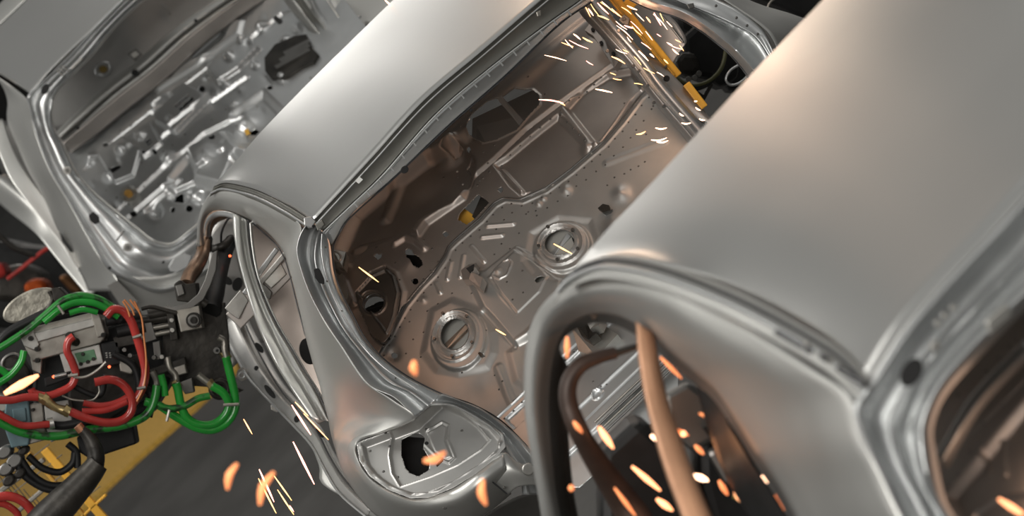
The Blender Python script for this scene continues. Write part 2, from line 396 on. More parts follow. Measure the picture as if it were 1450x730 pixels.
tube('aperture_seal_edge', [(838,3,.03),(792,35,.03),(716,108,.03),(633,181,.03),(555,255,.03),(500,304,.03),(483,326,.03),(472,350,.05),(474,384,.06),(484,415,.05),(499,444,.03),(517,478,.01),(543,507,-.02),(580,534,-.08),(628,558,-.16),(671,573,-.14),(712,597,-.12),(753,638,-.1)], 1.1, M_SEAL, car, n=140)
# lower rim and lamp pocket
Lr = [((606,574,-.17),(628,556,-.16)),((640,575,-.17),(650,565,-.16)),((676,594,-.17),(680,577,-.15)),((704,615,-.18),(708,596,-.14)),((716,640,-.2),(735,619,-.14)),((735,672,-.2),(765,655,-.15)),((740,700,-.2),(790,700,-.15))]
loft('rear_rim', [prof(a, b, [(0,0),(.2,-.02),(.45,.02),(.7,.0),(.9,-.015),(1,.02)]) for a, b in Lr], M_GALV, car, nu=60, nv=22)
s = Sheet((505,627,-.02),(714,617,-.2),(580,704,-.18), [(505,627),(546,611),(588,592),(606,575),(626,562),(660,576),(690,597),(712,614),(716,632),(700,650),(677,668),(642,690),(608,704),(581,705),(550,693),(523,673),(509,652)], 1.1)
plate = [(553,610),(588,594),(622,566),(650,580),(673,597),(690,617),(677,631),(645,652),(608,668),(564,683),(553,665),(549,640)]
s.poly([(513,627),(588,599),(622,566),(690,600),(706,618),(704,634),(676,657),(640,680),(606,695),(582,697),(552,686),(528,668),(515,650)], -.035, 8)
s.poly(plate, -.015, 3); s.loop(plate, 3, .008)
s.rib([(513,632),(519,656),(536,675),(560,690),(590,698),(620,692),(660,668),(700,640),(709,626)], 4, .012)
s.bump(603, 600, 6, .01); s.loop([(600,604),(622,590),(632,595),(630,615),(640,640),(632,648),(618,642),(598,622)], 3, .008)
s.poly([(602,606),(622,594),(628,598),(626,617),(636,640),(628,643),(612,632)], .008, 3)
dk = [(564,615),(584,605),(592,607),(598,613),(595,627),(605,644),(603,658),(588,667),(576,662),(570,655),(564,637)]
s.hole(dk); s.build('lamp_pocket', M_SHEET, car)
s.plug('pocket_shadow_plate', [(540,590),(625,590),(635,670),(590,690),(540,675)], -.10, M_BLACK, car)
s.dots('weld_spots', [(521,633),(546,612),(549,627),(540,662),(650,602),(559,668),(600,601)], 2.2, M_DARKST, car)
slab('pocket_hole', circ(604,627,3,2.5), -.19, .004, M_HOLE, car); slab('pocket_hole', [(617,658),(626,649),(628,652),(619,661)], -.2, .004, M_HOLE, car)
# rear corner piece with round plug
loft('tail_corner', [[(678,669,-.27),(712,640,-.27),(735,655,-.26),(772,660,-.25)],[(700,684,-.27),(722,664,-.29),(745,670,-.29),(775,675,-.27)],[(720,700,-.26),(732,690,-.28),(755,686,-.28),(780,690,-.26)]], M_PANEL, car, nu=20, nv=14)
disc('round_plug', 748, 664, 9, -.31, .012, M_ALU, car, bevel=.003)
tube('panel_seam', [(680,669,-.29),(700,684,-.29),(718,699,-.29)], 1.2, M_SEAL, car)
for q in [(692,674),(714,690)]: disc('weld_dot', q[0], q[1], 2.2, -.29, .01, M_DARKST, car)
disc('weld_dot', 630, 719, 3, -.28, .01, M_DARKST, car, ry=1.8)
loft('bumper_carrier', [[(672,742,.0),(700,720,-.02),(740,700,-.02),(790,690,-.02)],[(690,790,.1),(720,770,.05),(760,760,.05),(800,750,.05)]], M_DARKST, car, nu=12, nv=12)
# pillar between door and quarter window, window seal, inner frame
Tp = [((329,301),(351,312),1.02),((331,330),(354,345),.98),((336,362),(361,384),.92),((345,398),(375,424),.86),((356,436),(390,456),.8),((370,474),(410,490),.72),((388,512),(430,524),.66),((408,545),(450,556),.58),((440,592),(468,596),.5)]
loft('window_pillar', [prof((a[0],a[1],d),(b[0],b[1],d), [(0,.03),(.08,0),(.45,-.01),(.55,.012),(.62,.015),(.9,.0),(1,.03)]) for a,b,d in Tp], M_PANEL, car, nu=60, nv=26)
tube('window_seal', [(b[0]+.5,b[1],d-.005) for a,b,d in Tp], 1.2, M_SEAL, car)
tube('door_frame_lip', [(b[0]+4,b[1]+4,d+.04) for a,b,d in Tp], 2.0, M_PANEL, car)
tube('window_seal', [(357,315,1.0),(372,328,1.0),(390,345,.97),(402,364,.92),(411,392,.86),(421,432,.8),(432,474,.74)], 1.0, M_SEAL, car)
tube('inner_door_arc', [(296,352,1.86),(293,325,1.78),(297,310,1.68),(308,303,1.5),(322,303,1.4),(336,308,1.3)], 4, M_GALV, car)
tube('inner_door_arc', [(313,345,1.9),(314,328,1.85),(322,311,1.7),(331,305,1.6)], 1.6, M_SEAL, car)
# door sill with flange, holes and tabs
Sl = [((312,462),(345,430),1.9),((330,500),(362,470),1.8),((352,537),(380,505),1.65),((385,573),(404,545),1.5),((415,604),(430,575),1.3),((440,632),(456,605),1.1),((458,665),(474,640),.9),((480,700),(495,672),.7),((520,735),(528,708),.5)]
loft('door_sill', [prof((a[0],a[1],d),(b[0],b[1],d), [(0,.03),(.12,0),(.5,-.03),(.62,.02),(.8,0),(1,.03)]) for a,b,d in Sl], M_SHEET, car, nu=60, nv=20)
tube('sill_edge', [(b[0]-7,b[1]+6,d-.02) for a,b,d in Sl], 1.2, M_SEAL, car)
tube('sill_edge', [(a[0]+1,a[1]-1,d-.02) for a,b,d in Sl], 1.5, M_GALV, car)
loft('sill_return', [[(440,628,1.1),(455,630,1.05),(466,632,1.0)],[(452,660,1.0),(480,672,.9),(500,672,.8)],[(456,684,.95),(500,700,.8),(520,705,.7)],[(500,712,.8),(525,722,.7),(540,730,.6)],[(530,735,.7),(545,740,.6),(560,745,.5)]], M_PANEL, car, nu=24, nv=10)
slab('sill_hole', circ(382,554,4,12,-38), 1.48, .004, M_HOLE, car); slab('sill_hole', circ(453,612,3,9,-35), 1.05, .004, M_HOLE, car)
slab('sill_hole', circ(363,521,3.5), 1.62, .004, M_HOLE, car); slab('sill_hole', circ(420,593,4,5), 1.25, .004, M_HOLE, car)
slab('sill_hole', circ(367,492,4,9,-38), 1.65, .004, M_HOLE, car)
slab('sill_tab', [(336,524),(343,519),(352,524),(352,535),(342,540),(334,534)], 1.68, .01, M_ALU, car); ringtube('tab_eyelet', 342, 531, 4.2, 4.2, 1.66, 1, M_GALV, car)
slab('sill_tab', [(383,573),(388,570),(396,578),(393,584),(384,580)], 1.5, .01, M_ALU, car)
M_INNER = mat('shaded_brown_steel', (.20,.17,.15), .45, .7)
# what shows through the side windows: inner side wall, seat cross members
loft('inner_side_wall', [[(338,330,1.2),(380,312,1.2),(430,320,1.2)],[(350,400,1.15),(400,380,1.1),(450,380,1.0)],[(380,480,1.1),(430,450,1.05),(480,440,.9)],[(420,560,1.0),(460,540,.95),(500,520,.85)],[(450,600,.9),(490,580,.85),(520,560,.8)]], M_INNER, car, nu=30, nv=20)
def beam(name, a, b, w, y0, y1, m, par, lift=.02):
    ax, ay = a; bx, by = b; L = math.hypot(bx-ax, by-ay); nx, ny = -(by-ay)/L*w, (bx-ax)/L*w
    return slab(name, [(ax-nx,ay-ny),(bx-nx,by-ny),(bx+nx,by+ny),(ax+nx,ay+ny)], [y0,y1,y1,y0], lift, m, par, bevel=.003)
beam('cross_member', (330,455), (412,372), 15, 1.02, .98, M_WALL, car, .03)
beam('cross_member', (345,416), (392,352), 3.5, 1.0, .96, M_GALV, car, .03)
slab('seat_bracket', [(371,396),(396,368),(406,388),(384,408)], .98, .02, M_ALU, car)
slab('seat_bracket', [(318,436),(340,410),(352,425),(338,452),(326,444)], 1.0, .02, M_ALU, car)
beam('inner_reinforcement', (352,420), (410,352), 4, .99, .95, M_ALU, car)
disc('access_hole', 437, 497, 13, .86, .004, M_HOLE, car, ry=19, rot=-15)
slab('striker_plate', [(371,401),(377,405),(385,413),(383,424),(375,420)], .97, .02, M_DARKST, car)
loft('door_inner_panel', [[(294,335,2.1),(312,312,2.1),(334,310,2.1)],[(300,400,2.1),(318,380,2.1),(340,370,2.1)],[(318,480,2.1),(335,450,2.1),(360,430,2.1)],[(330,520,2.1),(360,490,2.1),(390,480,2.1)]], M_SHEET, car, nu=24, nv=12)
disc('access_hole', 322, 397, 8, 2.05, .004, M_HOLE, car, ry=5, rot=40); disc('access_hole', 336, 402, 7, 2.05, .004, M_HOLE, car, ry=10, rot=20)

# -------- interior floor sheet
M_PALE = mat('pale_primer', (.42,.41,.38), .5, .2)
SEAM = [(533,500),(543,484),(550,476),(562,453),(575,430),(596,404),(615,385),(630,363),(635,350),(645,340),(680,310),(700,288),(713,281),(738,283),(772,268),(808,241),(835,218),(854,202),(880,172),(907,136),(925,120)]
fs = Sheet((740,620,.05),(641,345,.55),(854,202,.47), SEAM+[(960,160),(1010,230),(960,400),(880,430),(745,552),(700,600),(680,585),(640,572),(600,560),(560,530)], 1.35)
r1 = circ(647,480,31,36,20); r2 = circ(794,346,33,28,-20)
fs.poly([(600,500),(612,440),(640,425),(680,440),(700,470),(700,500),(690,520),(650,530),(620,525)], .012, 16)
fs.poly(circ(652,483,38,44,20), .018, 5)
fs.loop(r1, 3.5, .009); fs.loop(circ(647,479,26,29,20), 2.5, -.008)
fs.hole(circ(647,477,19,22,20)); fs.loop(circ(647,477,22,25,20), 3, .010)
fs.poly([(745,375),(752,330),(790,308),(835,312),(845,345),(825,385),(790,400),(760,392)], -.012, 14)
fs.poly(circ(796,349,41,35,-20), .018, 6)
fs.loop(r2, 4, .010); fs.hole(circ(793,344,21,17,-20)); fs.loop(circ(793,345,27,22,-20), 3, -.008); fs.loop(circ(793,344,23,19,-20), 2, .010)
boxp = [(663,392),(688,386),(731,352),(754,361),(800,400),(790,440),(752,480),(730,492),(700,455),(686,440)]
fs.poly(boxp, .035, 12); fs.poly([(695,398),(731,362),(752,368),(779,395),(768,418),(735,450),(712,425)], .006, 4)
fs.rib([(700,400),(712,420),(735,448)], 3, -.006); fs.rib([(731,354),(760,372),(790,392)], 5, -.012); fs.rib([(686,442),(705,462),(731,492)], 6, -.015)
fs.loop([(701,396),(704,388),(716,376),(725,373),(729,377),(727,384),(722,395),(712,401)], 2, .006); fs.bump(710, 389, 5, .008)
for a in ([(691,320),(727,317)],[(683,336),(711,333)],[(657,362),(652,392)],[(639,372),(634,395)],[(668,349),(686,370)],[(618,401),(624,414)]): fs.rib(a, 5, .012)
fs.bump(802,269,8,.016); fs.bump(763,288,5,.012); fs.bump(770,281,4,.01); fs.bump(600,424,5,.010); fs.bump(870,330,18,.03); fs.bump(620,560,30,.01)
fs.bump(880,275,12,.02); fs.rib([(860,230),(900,215),(940,200)], 10, .006)
fs.bump(557,501,9,-.02); fs.poly([(720,500),(790,440),(830,480),(760,560),(730,540)], .012, 16)
fs.rib([(705,520),(720,560),(735,590)], 10, .01); fs.bump(690,545,25,-.012)
fs.hole(circ(768,401,7,4,-30)); fs.hole(circ(684,505,4,2.6,20)); fs.hole(circ(557,501,4)); fs.hole([(853,301),(858,296),(863,298),(868,294),(866,302),(858,305)])
fs.rib(shift(SEAM,3,4), 4, .005)
fs.build('floor_pan', M_SHEET, car)
tube('floor_seam_sealer', [(x,y,.0) for x,y in SEAM][:2], .1, M_SEAL, car) if False else None
tube3('floor_seam_sealer', np.array([fs.pix(x,y,.004) for x,y in along(SEAM,4)]), np.full(len(along(SEAM,4)), .0028), M_DARKST, car, sides=6)
dts = along(shift(SEAM,6,8), 15, 1)+along(shift(SEAM[10:],15,20), 17, 2)
dts += [(870,251),(884,246),(893,240),(904,235),(913,229),(580,455),(585,480),(575,500),(590,520),(600,470),(605,440),(620,430),(596,505),(582,540),(600,548),(655,528),(690,470),(700,530),(712,540),(706,550),(640,415),(668,415),(676,408),(710,345),(722,352),(735,330),(748,300),(760,305),(700,360),(745,420),(730,430),(722,405),(744,389),(860,262),(915,190),(925,150),(884,146)]
fs.dots('floor_weld_spots', dts, 1.7, M_DARKST, car)
# ring of bolts and the plates seen through the two sender openings
for (cx, cy, rx, ry) in ((647,478,28,32),(793,345,29,24)):
    for k in range(5):
        a = k*1.256+.4; q = fs.pix(cx+rx*math.cos(a), cy+ry*math.sin(a), .004)
        tube3('ring_stud', np.array([q, q+fs.n*.006]), np.full(2, .0045), M_DARKST, car, sides=8)
fs.plug('undertray', [(610,430),(700,430),(690,520),(610,520)], -.035, M_PALE, car)
fs.plug('tray_bar', [(622,490),(664,452),(668,457),(628,497)], -.02, M_BRACK, car)
fs.plug('undertray', [(750,300),(850,300),(850,400),(750,400)], -.035, M_PALE, car)
fs.plug('tray_cutout', [(770,338),(780,328),(800,322),(812,335),(805,342),(815,346),(812,356),(780,362),(790,350)], -.03, M_BLACK, car)
fs.plug('tray_bar', [(776,352),(800,325),(804,328),(780,356)], -.025, M_GALV, car)
fs.plug('tank_strap', [(663,396),(672,387),(684,386),(681,393),(686,396),(680,402),(696,410),(692,424),(684,420),(676,412),(664,408)], .045, M_WALL, car, thick=.03)
fs.plug('strap_slot', [(673,398),(684,392),(683,400),(678,404)], .048, M_HOLE, car)
fs.plug('harness_clip', [(850,300),(857,294),(866,296),(868,303),(858,306)], .02, M_IRON, car, thick=.01)

# -------- bulkhead / side wall sheet above the seam
wo_ = [(455,335),(452,390),(470,430),(490,462),(515,500),(533,505)]+SEAM[1:]+[(915,90),(880,40),(850,0),(830,-30),(780,-30),(700,40),(620,120),(540,200),(480,260)]
ws = Sheet((596,404,.52),(854,202,.47),(640,200,.82), wo_, 1.35)
ws.poly([(478,350),(500,300),(545,262),(600,222),(650,205),(668,228),(664,262),(640,288),(605,305),(560,330),(520,345),(495,368)], -.06, 20)
ws.bump(600,270,40,-.03,22,-35)
ws.poly([(585,330),(594,315),(650,268),(662,270),(658,282),(606,318),(594,335)], .035, 9)
ws.rib([(540,300),(560,250),(600,215),(640,200)], 14, .02); ws.rib([(497,345),(530,335),(570,325)], 9, .018)
ws.rib([(560,345),(575,336),(590,340),(602,352)], 8, .020)
win = [(664,184),(670,167),(692,149),(714,143),(732,129),(754,127),(764,136),(764,149),(749,164),(732,184),(705,197),(683,202),(666,193)]
ws.loop(win, 4, .006); ws.hole(win)
ws.rib([(630,215),(680,165),(740,112),(800,62),(840,30)], 26, .03)            # rolled rail
ws.rib([(659,260),(700,225),(745,182),(800,140),(870,90)], 6, -.02)
ws.poly([(700,232),(716,222),(752,192),(790,162),(800,170),(838,208),(832,226),(800,252),(752,270),(738,276),(722,262)], -.028, 7)
ws.rib([(709,238),(724,254),(738,270)], 5, .02); ws.rib([(738,270),(775,262),(800,246)], 4, .012)
ws.poly([(800,150),(820,128),(858,104),(892,98),(912,128),(884,176),(850,204),(838,198)], -.035, 8)
ws.rib([(846,202),(870,170),(890,140),(906,124)], 9, .028); ws.bump(830,208,9,.03)
ws.rib([(792,165),(812,185),(834,208)], 6, .014)
tri = [(626,210),(644,195),(655,208),(640,218)]; ws.loop(tri, 1.8, -.008); ws.loop([(655,229),(666,220),(672,230),(661,239)], 1.8, -.008)
spk = [(505,412),(528,388),(548,380),(558,392),(566,415),(560,450),(552,474),(544,490),(528,474)]
ws.rib([(524,388),(545,378),(562,388),(572,415),(568,445),(556,468),(552,488)], 7, .022); ws.poly(spk, -.03, 5)
ws.bump(582,372,20,.018,12,-40); ws.bump(640,205,16,.02); ws.rib([(600,405),(625,370),(640,345),(700,290)], 5, .008)
ws.rib([(474,385),(490,400),(502,430)], 6, .02); ws.bump(488,372,10,.03)
key = [(573,355),(578,351),(584,354),(586,360),(592,363),(598,368),(599,375),(593,380),(586,377),(582,369),(576,365)]
ws.hole(key)
ws.hole([(655,297),(677,275),(693,286),(673,309),(661,318),(648,311),(651,302)])
ws.hole(circ(528,428,15,14)); ws.hole(circ(588,398,4.5)); ws.hole([(704,268),(710,264),(714,268),(709,273)]); ws.hole([(659,210),(664,207),(667,212),(662,215)]); ws.hole([(626,331),(631,327),(636,332),(631,336)])
ws.hole([(529,362),(533,358),(538,360),(541,357),(540,364),(535,368)])
ws.build('bulkhead', M_WALL, car)
ws.plug('speaker_hole_shade', circ(528,428,24,22), -.05, M_BLACK, car); ws.plug('inner_skin', [(640,230),(650,140),(740,100),(790,110),(780,180),(700,230)], -.09, M_WALL, car)  # black plate behind the speaker hole: its inner shade put in as colour
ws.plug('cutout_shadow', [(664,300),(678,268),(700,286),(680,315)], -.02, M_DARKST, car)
ws.plug('keyhole_backing', [(560,345),(610,345),(610,385),(565,385)], -.06, M_BLACK, car)  # black plate behind the keyhole cut-out
ws.plug('window_strap', [(708,146),(714,141),(742,172),(736,178)], .002, M_GALV, car, thick=.006)
ws.plug('speaker_plate', spk[:3]+[(560,415),(554,450),(540,480),(528,472)], -.026, M_DARKST, car, thick=.004) if False else None
sp_ = Sheet((596,404,.49),(854,202,.44),(640,200,.79), [(503,414),(527,388),(548,379),(560,390),(567,415),(561,450),(551,476),(542,486),(526,474),(508,436)], 1.2)
sp_.hole(circ(528,428,15.5,14.5)); sp_.loop(circ(528,428,19,18), 2, .006); sp_.loop([(506,414),(528,391),(547,383),(557,392),(563,415),(557,449),(548,472)], 2.5, .012)
sp_.build('speaker_plate', M_DARKST, car)
ringm = circ(528,427,16.5,15.5); ringm.append(ringm[0])
tube3('speaker_ring', np.array([ws.pix(a,b,.002) for a,b in ringm]), np.full(len(ringm), .0022), M_GALV, car, sides=6)
ws.plug('seat_anchor', circ(539,477,8,7,0,8), .006, M_ALU, car)
ws.plug('lock_plate', [(482,368),(494,362),(500,374),(496,392),(486,388)], .04, M_ALU, car, thick=.02)
rr = circ(489,379,5,5); rr.append(rr[0]); tube3('lock_ring', np.array([ws.pix(a,b,.045) for a,b in rr]), np.full(len(rr), .003), M_GALV, car, sides=6)
ws.plug('latch_arm', [(486,402),(492,396),(500,418),(503,430),(496,438),(490,425)], .03, M_ALU, car, thick=.015)
ws.dots('weld_spots', along([(598,300),(655,262)],15)+along([(672,262),(745,196),(800,152)],19)+along([(560,400),(600,395),(625,365)],16)+along([(790,160),(836,206)],12)+along([(800,146),(860,100)],14)+[(655,183),(750,112),(772,133),(700,205),(690,230),(684,252),(676,262),(640,240),(600,340),(612,352),(560,372),(549,385),(533,350),(546,470),(556,455),(546,405),(520,440),(560,420),(684,215),(620,240)], 1.9, M_DARKST, car)
ws.dots('weld_spots_bright', [(640,232),(648,250),(668,175)], 2, M_GALV, car)
# brackets with bolts near the far side
br = [(840,62),(852,46),(860,52),(866,70),(884,88),(886,100),(878,109),(870,98),(862,84),(852,70)]
ws.plug('hinge_bracket', br, .06, M_WALL, car, thick=.02)
for q in ((852,62),(864,81),(881,96)): ws.plug('bracket_hole', circ(q[0],q[1],2.6), .064, M_HOLE, car)
# -------- far side: sill beams
Fb = [((808,-10),(835,-20),.62),((822,20),(852,2),.6),((847,47),(872,30),.55),((890,96),(912,76),.5),((920,137),(942,116),.45),((964,189),(986,166),.38),((1000,235),(1024,210),.3)]
loft('far_sill', [prof((a[0],a[1],d-.1),(b[0],b[1],d-.1), [(0,.03),(.1,0),(.3,-.015),(.36,.015),(.5,.02),(.62,-.02),(.85,-.02),(.93,.01),(1,.03)]) for a,b,d in Fb], M_GALV, car, nu=50, nv=36)
for q in ((876,43),(897,93),(917,121),(926,145),(860,72),(905,100),(940,150)): disc('sill_bolt', q[0], q[1], 2.5, .30, .02, M_DARKST, car)
loft('far_side_panel', [[(852,-5,.75),(905,-12,.7),(960,-15,.65)],[(880,40,.7),(930,20,.66),(975,18,.62)],[(920,90,.62),(955,70,.6),(985,60,.58)],[(960,140,.55),(985,115,.52),(1010,100,.5)],[(990,180,.5),(1010,160,.48),(1040,150,.45)]], M_WALL, car, nu=30, nv=16) if False else None
loft('far_side_panel', [[(893,0,.66),(915,3,.66),(935,12,.66)],[(905,40,.64),(935,28,.64),(958,32,.62)],[(925,75,.62),(948,55,.62),(972,56,.6)],[(948,105,.6),(958,82,.6),(968,66,.6)]], M_WALL, car, nu=24, nv=12)
beam('window_guide', (938,22), (968,60), 1.4, .6, .58, M_DARKST, car)
loft('far_wheel_house', [[(912,78,.5),(935,88,.5),(950,108,.5)],[(936,112,.45),(962,118,.45),(985,138,.45)],[(955,145,.42),(985,150,.4),(1000,160,.4)],[(975,172,.4),(1000,175,.38),(1020,180,.36)]], M_WALL, car, nu=20, nv=12)
disc('wheel_house_hole', 944, 111, 4.5, .42, .01, M_HOLE, car)
V = [((975,-22,.1),(935,-12,.1),(900,-10,.1),(892,0,.12)),((1011,-4,.05),(962,2,.05),(925,3,.05),(917,12,.07)),((1047,14,0),(996,15,0),(968,18,0),(961,26,.03)),((1077,38,-.05),(1040,35,-.05),(1000,38,-.05),(992,44,-.02)),
     ((1089,55,-.08),(1066,50,-.08),(1022,55,-.08),(1013,60,-.05)),((1102,85,-.1),(1085,75,-.1),(1044,74,-.1),(1035,79,-.07)),((1130,130,-.12),(1105,115,-.12),(1066,100,-.12),(1057,106,-.1)),((1160,180,-.14),(1130,160,-.14),(1095,145,-.14),(1085,150,-.12))]
vst = []
for a, b, c, d in V:
    a, b, c, d = map(np.array, (a, b, c, d)); z = lambda k: np.array([0, 0, k])
    vst.append([tuple(q) for q in (a+z(.03), a*.9+b*.1-z(.02), a*.5+b*.5-z(.01), b+z(.0), b*.9+c*.1+z(.05), b*.5+c*.5+z(.03), b*.15+c*.85-z(.02), c-z(.03), c*.5+d*.5+z(.01), d+z(.02))])
loft('far_pillar', vst, M_GALV, car, nu=60, nv=40, ang=60)
tube('pillar_edge', [(d[0],d[1],d[2]-.01) for *_, d in V], 1.2, M_SEAL, car)
for q in ((1014,8),(1043,25),(1058,36),(1073,48)): disc('weld_dot', q[0], q[1], 2, -.1, .01, M_DARKST, car)
slab('pillar_slot', [(972,6),(982,4),(984,11),(976,13)], -.05, .01, M_DARKST, car)
loft('far_quarter_panel', [[(1005,-14,.06),(1020,-14,.2),(1035,-12,.4)],[(1047,14,0),(1062,8,.2),(1076,6,.4)],[(1080,38,-.05),(1104,28,.15),(1122,20,.4)],[(1095,56,-.08),(1130,52,.1),(1160,36,.4)],[(1110,90,-.1),(1160,90,.1),(1210,70,.3)]], M_PANEL, car, nu=30, nv=14)
# -------- boot floor and rear sill, also seen through the window of the near car
bs = Sheet((745,560,.04),(940,372,.04),(800,640,-.22), [(686,600),(704,588),(745,550),(880,425),(960,470),(960,560),(900,620),(820,690),(770,690),(742,650),(712,612)], 1.4)
bs.poly([(715,592),(900,420),(915,432),(728,606)], -.018, 4); bs.poly([(770,620),(880,520),(940,450),(960,480),(900,560),(800,650)], .02, 5)
bs.rib([(704,592),(900,408)], 3, .01); bs.rib([(760,640),(960,452)], 5, .012); bs.rib([(830,600),(955,480)], 3, -.015); bs.rib([(850,607),(965,500)], 3, -.015)
bs.loop(circ(850,562,8,5,-40), 2, .008); bs.bump(736,632,6,.01)
bs.build('boot_floor', M_GALV, car)
bs.dots('weld_spots', along([(708,598),(900,415)],17)+[(855,552),(862,548),(810,600),(840,540)], 1.8, M_DARKST, car)
bs.plug('latch_block', [(826,470),(838,457),(850,462),(846,475),(858,488),(846,496),(834,488)], .05, M_IRON, car, thick=.05)
bs.plug('latch_cover', [(842,462),(856,455),(868,470),(866,484),(852,486),(846,474)], .07, M_ALU, car, thick=.03)
bs.plug('latch_base', [(815,470),(838,452),(880,480),(850,512),(822,500)], .02, M_ALU, car, thick=.02)
for k in range(4):
    o = 8*k; beam('rail_strip', (842+o*.55,598+o*.6), (950+o*.55,496+o*.6), 1.6, -.3, -.3, M_DARKST if k % 2 else M_BRACK, car)
# ================================================================ near car body (right)
ncar = thing('car_body', 'large out of focus bare steel car body at the right, closest to the camera', 'car body', (0.55, -3.8, 0.6))
Y = -4.42
R0 = [(1232,540),(1280,466),(1340,395),(1400,332),(1450,277),(1500,225),(1560,165),(1640,90)]
R1 = [(800,405),(828,362),(860,325),(920,262),(1000,175),(1080,88),(1160,5),(1210,-50),(1280,-120)]
redge = [(800,396),(813,381),(838,368),(873,362),(939,374),(1027,407),(1104,445),(1186,494),(1232,538)]
R1[0] = redge[0]
roof('roof_panel', R0, R1, redge, Y, Y+1.3, M_ROOF, ncar, lip=(10,14))
gy = [1.28,1.25,1.18,1.05,.82,.56,.36,.15,0]
GR = [(a, b, Y+g) for (a, b), g in zip(redge, gy)]
loft('drip_channel', [[(x,y,d),(x-3,y+5,d+.02),(x-5,y+9,d+.02),(x-8,y+15,d-.004),(x-11,y+20,d+.01),(x-14,y+26,d+.015),(x-16,y+32,d+.01)] for x,y,d in GR], M_PANEL, ncar, nu=60, nv=22)
tube('sealer_bead', [(x-4,y+7,d-.012) for x,y,d in GR], 3.0, M_SEAL, ncar)
tube('drip_rail', [(x-9,y+16,d-.008) for x,y,d in GR], 3.6, M_GALV, ncar)
for a, b in (((1100,470),(1148,497)),((1164,504),(1172,509)),((1186,520),(1222,542))): tube('rail_slot', [(a[0],a[1],Y+.06 if a[0] < 1150 else Y),(b[0],b[1],Y-.02)], 5, M_SEAL, ncar, n=4)
for q in ((1168,508,9),(1135,484,6)): disc('rail_pad', q[0]+8, q[1]+2, 5, Y-.02, .01, M_ALU, ncar)
SR = [((800,760,1.75),(772,765,1.75)),((786,690,1.7),(760,690,1.7)),((779,620,1.68),(748,620,1.66)),((777,570,1.66),(742,570,1.64)),((781,520,1.62),(743,505,1.6)),((793,477,1.56),(754,455,1.54)),((815,453,1.46),(780,418,1.42)),
      ((845,443,1.34),(822,394,1.28)),((879,448,1.22),(876,386,1.1)),((912,467,1.12),(935,398,.88)),((945,495,1.02),(1005,430,.66)),((977,522,.97),(1080,475,.4)),((1010,549,.93),(1150,522,.18)),
      ((1038,588,.88),(1205,562,.05)),((1071,642,.83),(1222,622,0)),((1104,692,.78),(1248,675,-.03)),((1128,735,.74),(1276,733,-.06)),((1170,810,.66),(1320,800,-.1))]
loft('side_panel', [bul((a[0],a[1],a[2]+Y),(b[0],b[1],b[2]+Y),.02+.008*i) for i,(a,b) in enumerate(SR)], M_PANEL, ncar, nu=90, nv=22)
inn = [(a[0],a[1],a[2]+Y) for a,b in SR]
loft('door_frame', [[(x,y,d+.0),(x+5,y+2,d+.05),(x+12,y+4,d+.09),(x+20,y+7,d+.11),(x+26,y+9,d+.10)] if k < 5 else
     [(x,y,d),(x+2,y+4,d+.03),(x+1,y+8,d+.05),(x-1,y+11,d+.07),(x-2,y+14,d+.08)] for k,(x,y,d) in enumerate(inn)], M_DARKST, ncar, nu=80, nv=10)
PILLAR_LIT = ([prof((a[0],a[1],Y+d),(b[0],b[1],Y+d), [(0,.03),(.1,0),(.5,-.01),(.9,0),(1,.03)]) for a,b,d in
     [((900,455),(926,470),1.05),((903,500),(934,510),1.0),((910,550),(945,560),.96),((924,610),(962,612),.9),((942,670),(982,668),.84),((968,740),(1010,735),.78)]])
FR = [((1620,110),(1690,180),0),((1560,167),(1640,240),0),((1500,227),(1560,310),0),((1450,280),(1495,400),0),((1400,335),(1450,441),0),((1340,398),(1383,510),0),((1282,466),(1340,560),0),((1236,535),(1322,605),0),
      ((1208,575),(1326,645),0),((1222,622),(1339,705),-.02),((1248,675),(1362,745),-.04),((1276,733),(1390,790),-.06),((1320,800),(1440,850),-.1)]
prR = [(0,0),(.06,-.015),(.13,0),(.2,.04),(.42,.05),(.52,.01),(.6,.03),(.7,.035),(.8,-.005),(.9,.0),(1,.04)]
loft('tailgate_channel', [prof((a[0],a[1],Y+d),(b[0],b[1],Y+d),prR) for a,b,d in FR], M_GALV, ncar, nu=100, nv=50, ang=60)
disc('header_hole', 1291, 527, 14, Y-.06, .006, M_HOLE, ncar, ry=22, rot=30)
for q in ((1330,458),(1340,447),(1352,436)): disc('weld_nut', q[0], q[1], 5, Y-.08, .02, M_ALU, ncar)
slab('header_clip', [(1396,455),(1425,430),(1436,444),(1402,474)], Y-.08, .02, M_ALU, ncar)
slab('header_clip', [(1316,490),(1326,480),(1334,490),(1322,500)], Y-.08, .02, M_ALU, ncar)
ns = Sheet((1340,640,Y+.5),(1450,470,Y+.5),(1450,720,Y+.25), [(1290,600),(1380,480),(1470,390),(1560,400),(1560,800),(1360,800),(1300,700)], 2.2)
ns.rib([(1310,655),(1460,500)], 6, .01); ns.rib([(1320,670),(1470,520)], 4, -.01); ns.poly([(1340,700),(1470,545),(1520,600),(1520,800),(1380,800)], -.03, 16)
ns.rib([(1388,630),(1392,660)], 5, .008); ns.rib([(1412,620),(1414,665)], 6, .01); ns.rib([(1360,760),(1372,720),(1410,695),(1450,690)], 6, .015)
ns.build('bulkhead', M_WALL, ncar); ns.dots('weld_spots', [(1357,558),(1374,640),(1393,600),(1408,560),(1404,545),(1420,575),(1397,525),(1415,505),(1430,490),(1358,672),(1345,688),(1440,480)], 3, M_DARKST, ncar)
loft('inner_rail', [[(1320,650,Y+.35),(1332,655,Y+.33),(1342,665,Y+.36)],[(1375,560,Y+.35),(1385,570,Y+.33),(1392,578,Y+.36)],[(1450,480,Y+.35),(1460,492,Y+.33),(1466,500,Y+.36)]], M_SHEET, ncar, nu=24, nv=10)
